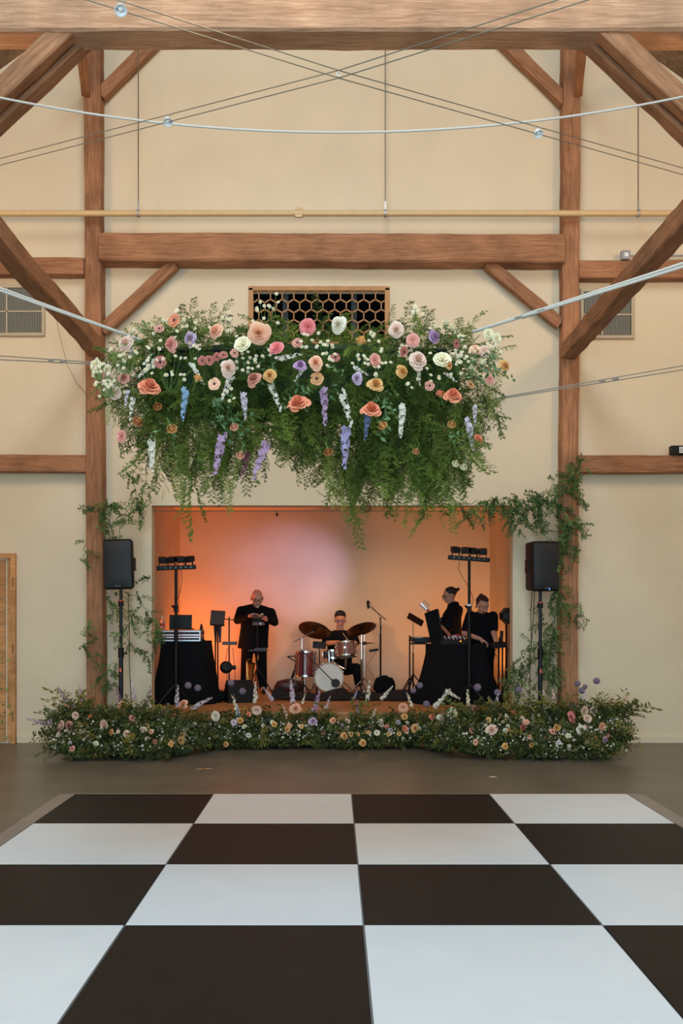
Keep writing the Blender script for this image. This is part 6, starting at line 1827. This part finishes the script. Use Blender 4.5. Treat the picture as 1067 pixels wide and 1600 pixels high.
# 3: bass player in profile
d = 14.2; k = 1.0
t = thing('person', 'bass player in a black jacket seen from the side, hair tied back', 'person', (P(708, 0, d).x, d, ZDECK))
H = head_frame(P(703, 931, d), (-.93, -.25, -.28)); HE, at = head_elems(H, k)
SK = skin('pale', (204, 148, 122))
sh = [P(703, 957, d - .16), P(716, 953, d + .15)]; el = [P(704, 980, d - .24), P(712, 975, d + .1)]; wr = [P(686, 974, d - .20), P(684, 968, d - .06)]
hip = [P(709, 1018, d - .09), P(713, 1018, d + .09)]; kn = [P(707, 1051, d - .1), P(713, 1051, d + .1)]; an = [P(709, 1081, d - .1), P(714, 1080, d + .1)]
E = HE + [('cap', P(706, 941, d), P(708, 951, d), .055, .065), ('trunk', [(P(709, 951, d), .085, .14), (P(707, 962, d), .11, .17), (P(708, 990, d), .11, .16), (P(711, 1018, d), .11, .16)])]
for s in (0, 1):
    E += [('cap', sh[s], el[s], .05, .043), ('cap', el[s], wr[s], .042, .028), ('cap', hip[s], kn[s], .08, .055), ('cap', kn[s], an[s], .055, .04), ('cap', an[s], an[s] - Vector((.10, 0, .03)), .035, .03)]
E += hand_elems(wr[0], (-.8, -.1, -.35), (.3, .8, -.2), 1, .95, .9) + hand_elems(wr[1], (-.7, -.2, .6), (.2, -.8, .2), 1, .95, .9)
blob('body', E, SK, t, .0082, 4)
J = [('trunk', [(P(709.5, 940, d), .066, .072), (P(708, 947, d), .09, .10)]), ('trunk', [(P(708, 944.5, d), .075, .085), (P(709, 950, d), .10, .16), (P(706, 960, d), .135, .19), (P(705, 975, d), .145, .19), (P(706, 1000, d), .145, .185), (P(709, 1018, d), .15, .185)])]
for s in (0, 1): J += [('cap', sh[s], el[s], .072, .062), ('cap', el[s], el[s].lerp(wr[s], .8), .06, .046)]
blob('jacket', J, SUIT, t, .012, 5)
T_ = []
for s in (0, 1): T_ += [('cap', hip[s], kn[s], .095, .075), ('cap', kn[s], an[s] + Vector((0, 0, .02)), .072, .055)]
blob('trousers', T_, SUIT, t, .013, 4)
for s in (0, 1): shoe(t, an[s], an[s] + Vector((-.17, -.03, 0)), SHOE)
face_parts(t, at, H, k, (30, 26, 26), (30, 22, 20))
shell_hair(t, [('ell', at(0, -.022, .050), (.084 * k, .098 * k, .082 * k), H[4]), ('cap', at(0, -.095, .045), at(0, -.155, .06), .035, .022)], (28, 22, 22))
# the bass guitar held by the player
t = thing('bass_guitar', 'electric bass guitar with an orange wooden headstock and white tuners', 'guitar', P(690, 985, d - .15))
g0, g1, g2 = P(657.5, 942.5, d - .12), P(668, 953, d - .12), P(702, 992, d - .30)
dv = (g2 - g1).normalized(); sv = dv.cross(Vector((0, -1, 0))).normalized()
GW = mat('guitar_wood', (196, 112, 56), .35, coat=.4)
bb = MB()
hv = (g0 - g1).normalized(); hs = hv.cross(Vector((0, -1, 0))).normalized()
pr = [g1 + hs * .022, g1 - hs * .022, g1 + hv * .05 - hs * .038, g0 - hs * .034, g0 + hv * .012 - hs * .01, g0 + hs * .022, g1 + hv * .04 + hs * .03]
vs = pr + [p + Vector((0, .018, 0)) for p in pr]; n_ = len(pr)
bb.add(vs, [tuple(range(n_)), tuple(range(2 * n_ - 1, n_ - 1, -1))] + [(i, n_ + i, n_ + (i + 1) % n_, (i + 1) % n_) for i in range(n_)]); hd = bb.build('headstock', GW, t)
for i in range(4):
    p = g1.lerp(g0, .25 + .22 * i) + hs * .03
    bb = MB(); bb.cyl(p + Vector((0, -.004, 0)), p + hs * .028 + Vector((0, -.004, 0)), .0045, n=6); bb.box(p + hs * .036 + Vector((0, -.004, 0)), (.016, .010, .016), bev=.003); bb.build('tuning_peg', GREYPL, hd)
    bb = MB(); q = g1.lerp(g0, .25 + .22 * i); bb.cyl(q, q + Vector((0, -.014, 0)), .009, n=8); bb.build('tuner_post', CHROME, hd)
bb = MB(); bb.cyl(g1, g2, .022, .026, n=10); bb.build('neck', GW, t, smooth=True)
blob('guitar_body', [('ell', g2 + dv * .18, (.17, .028, .15)), ('ell', g2 + dv * .34 + sv * .02, (.19, .028, .17)), ('cap', g2 + sv * .09 + dv * .02, g2 + sv * .1 + dv * .2, .028, .035), ('cap', g2 - sv * .08 + dv * .08, g2 - sv * .1 + dv * .2, .026, .03)], mat('guitar_red', (150, 36, 34), .3, coat=.5), t, .012, 4)
for i in range(4):
    off = sv * (-.009 + .006 * i) + Vector((0, -.026, 0)); bb = MB(); bb.cyl(g1 + off, g2 + dv * .36 + off + Vector((0, -.008, 0)), .0012, n=4); bb.build('string', STEEL, t)

# 4: man bent over the controller
d = 13.8; k = 1.02
t = thing('person', 'bearded person in a black short-sleeved shirt with tied-up hair, looking down and pointing', 'person', (P(752, 0, d).x, d, ZDECK))
H = head_frame(P(753.5, 946, d - .10), (.34, -.78, -.52)); HE, at = head_elems(H, k)
SK = skin('rosy', (206, 150, 126))
sh = [P(735, 962, d), P(770, 963, d)]; el = [P(726, 990, d - .08), P(771, 988, d - .08)]; wr = [P(750, 998.5, d - .34), P(775, 1003, d - .34)]
hip = [P(743, 1027, d + .08), P(761, 1027, d + .08)]; kn = [P(741, 1062, d + .05), P(763, 1062, d + .05)]; an = [P(740, 1087, d + .1), P(764, 1087, d + .1)]
E = HE + [('cap', P(752, 955, d - .04), P(752, 962, d), .055, .065), ('trunk', [(P(752, 960, d), .13, .085), (P(752, 970, d), .165, .105), (P(752, 995, d + .03), .155, .11), (P(752, 1027, d + .08), .16, .115)])]
for s in (0, 1):
    E += [('cap', sh[s], el[s], .05, .043), ('cap', el[s], wr[s], .043, .029), ('cap', hip[s], kn[s], .08, .055), ('cap', kn[s], an[s], .055, .04), ('cap', an[s], an[s] - Vector((0, .10, .03)), .035, .03)]
E += hand_elems(wr[0], (.72, -.45, -.42), (-.3, .1, -1), -1, 1.05, .6, point=True) + hand_elems(wr[1], (.15, -.8, -.3), (0, .1, -1), 1, 1.0, .5)
blob('body', E, SK, t, .0082, 4)
J = [('trunk', [(P(752, 956, d - .02), .08, .075), (P(752, 960, d), .155, .095), (P(752, 969, d), .205, .125), (P(752, 992, d + .02), .19, .135), (P(752, 1027, d + .08), .19, .14)])]
for s in (0, 1): J += [('cap', sh[s], sh[s].lerp(el[s], .75), .074, .068)]
blob('shirt', J, SUIT, t, .012, 5)
T_ = [('trunk', [(P(752, 1018, d + .07), .185, .13), (P(752, 1030, d + .08), .185, .13)])]
for s in (0, 1): T_ += [('cap', hip[s], kn[s], .095, .075), ('cap', kn[s], an[s] + Vector((0, 0, .02)), .072, .058)]
blob('trousers', T_, SUIT, t, .013, 4)
for s in (0, 1): shoe(t, an[s], an[s] + Vector((0, -.18, 0)), SHOE)
face_parts(t, at, H, k, None, (52, 36, 28))
shell_hair(t, [('ell', at(0, -.040, .050), (.086 * k, .085 * k, .088 * k), H[4]), ('ell', at(0, .01, .105), (.06 * k, .06 * k, .028 * k), H[4]), ('ell', at(0, -.10, .10), (.03 * k, .03 * k, .03 * k), H[4]), ('cap', at(.078, -.01, .03), at(.08, -.02, -.04), .02, .012), ('cap', at(-.078, -.01, .03), at(-.08, -.02, -.04), .02, .012)], (52, 38, 32))
blob('beard', [('ell', at(0, .062, -.085), (.04 * k, .03 * k, .03 * k), H[4]), ('cap', at(-.026, .088, -.045), at(.026, .088, -.045), .007 * k, .007 * k)], mat('beard_brown', (70, 48, 38), .8), t, .006, 2)
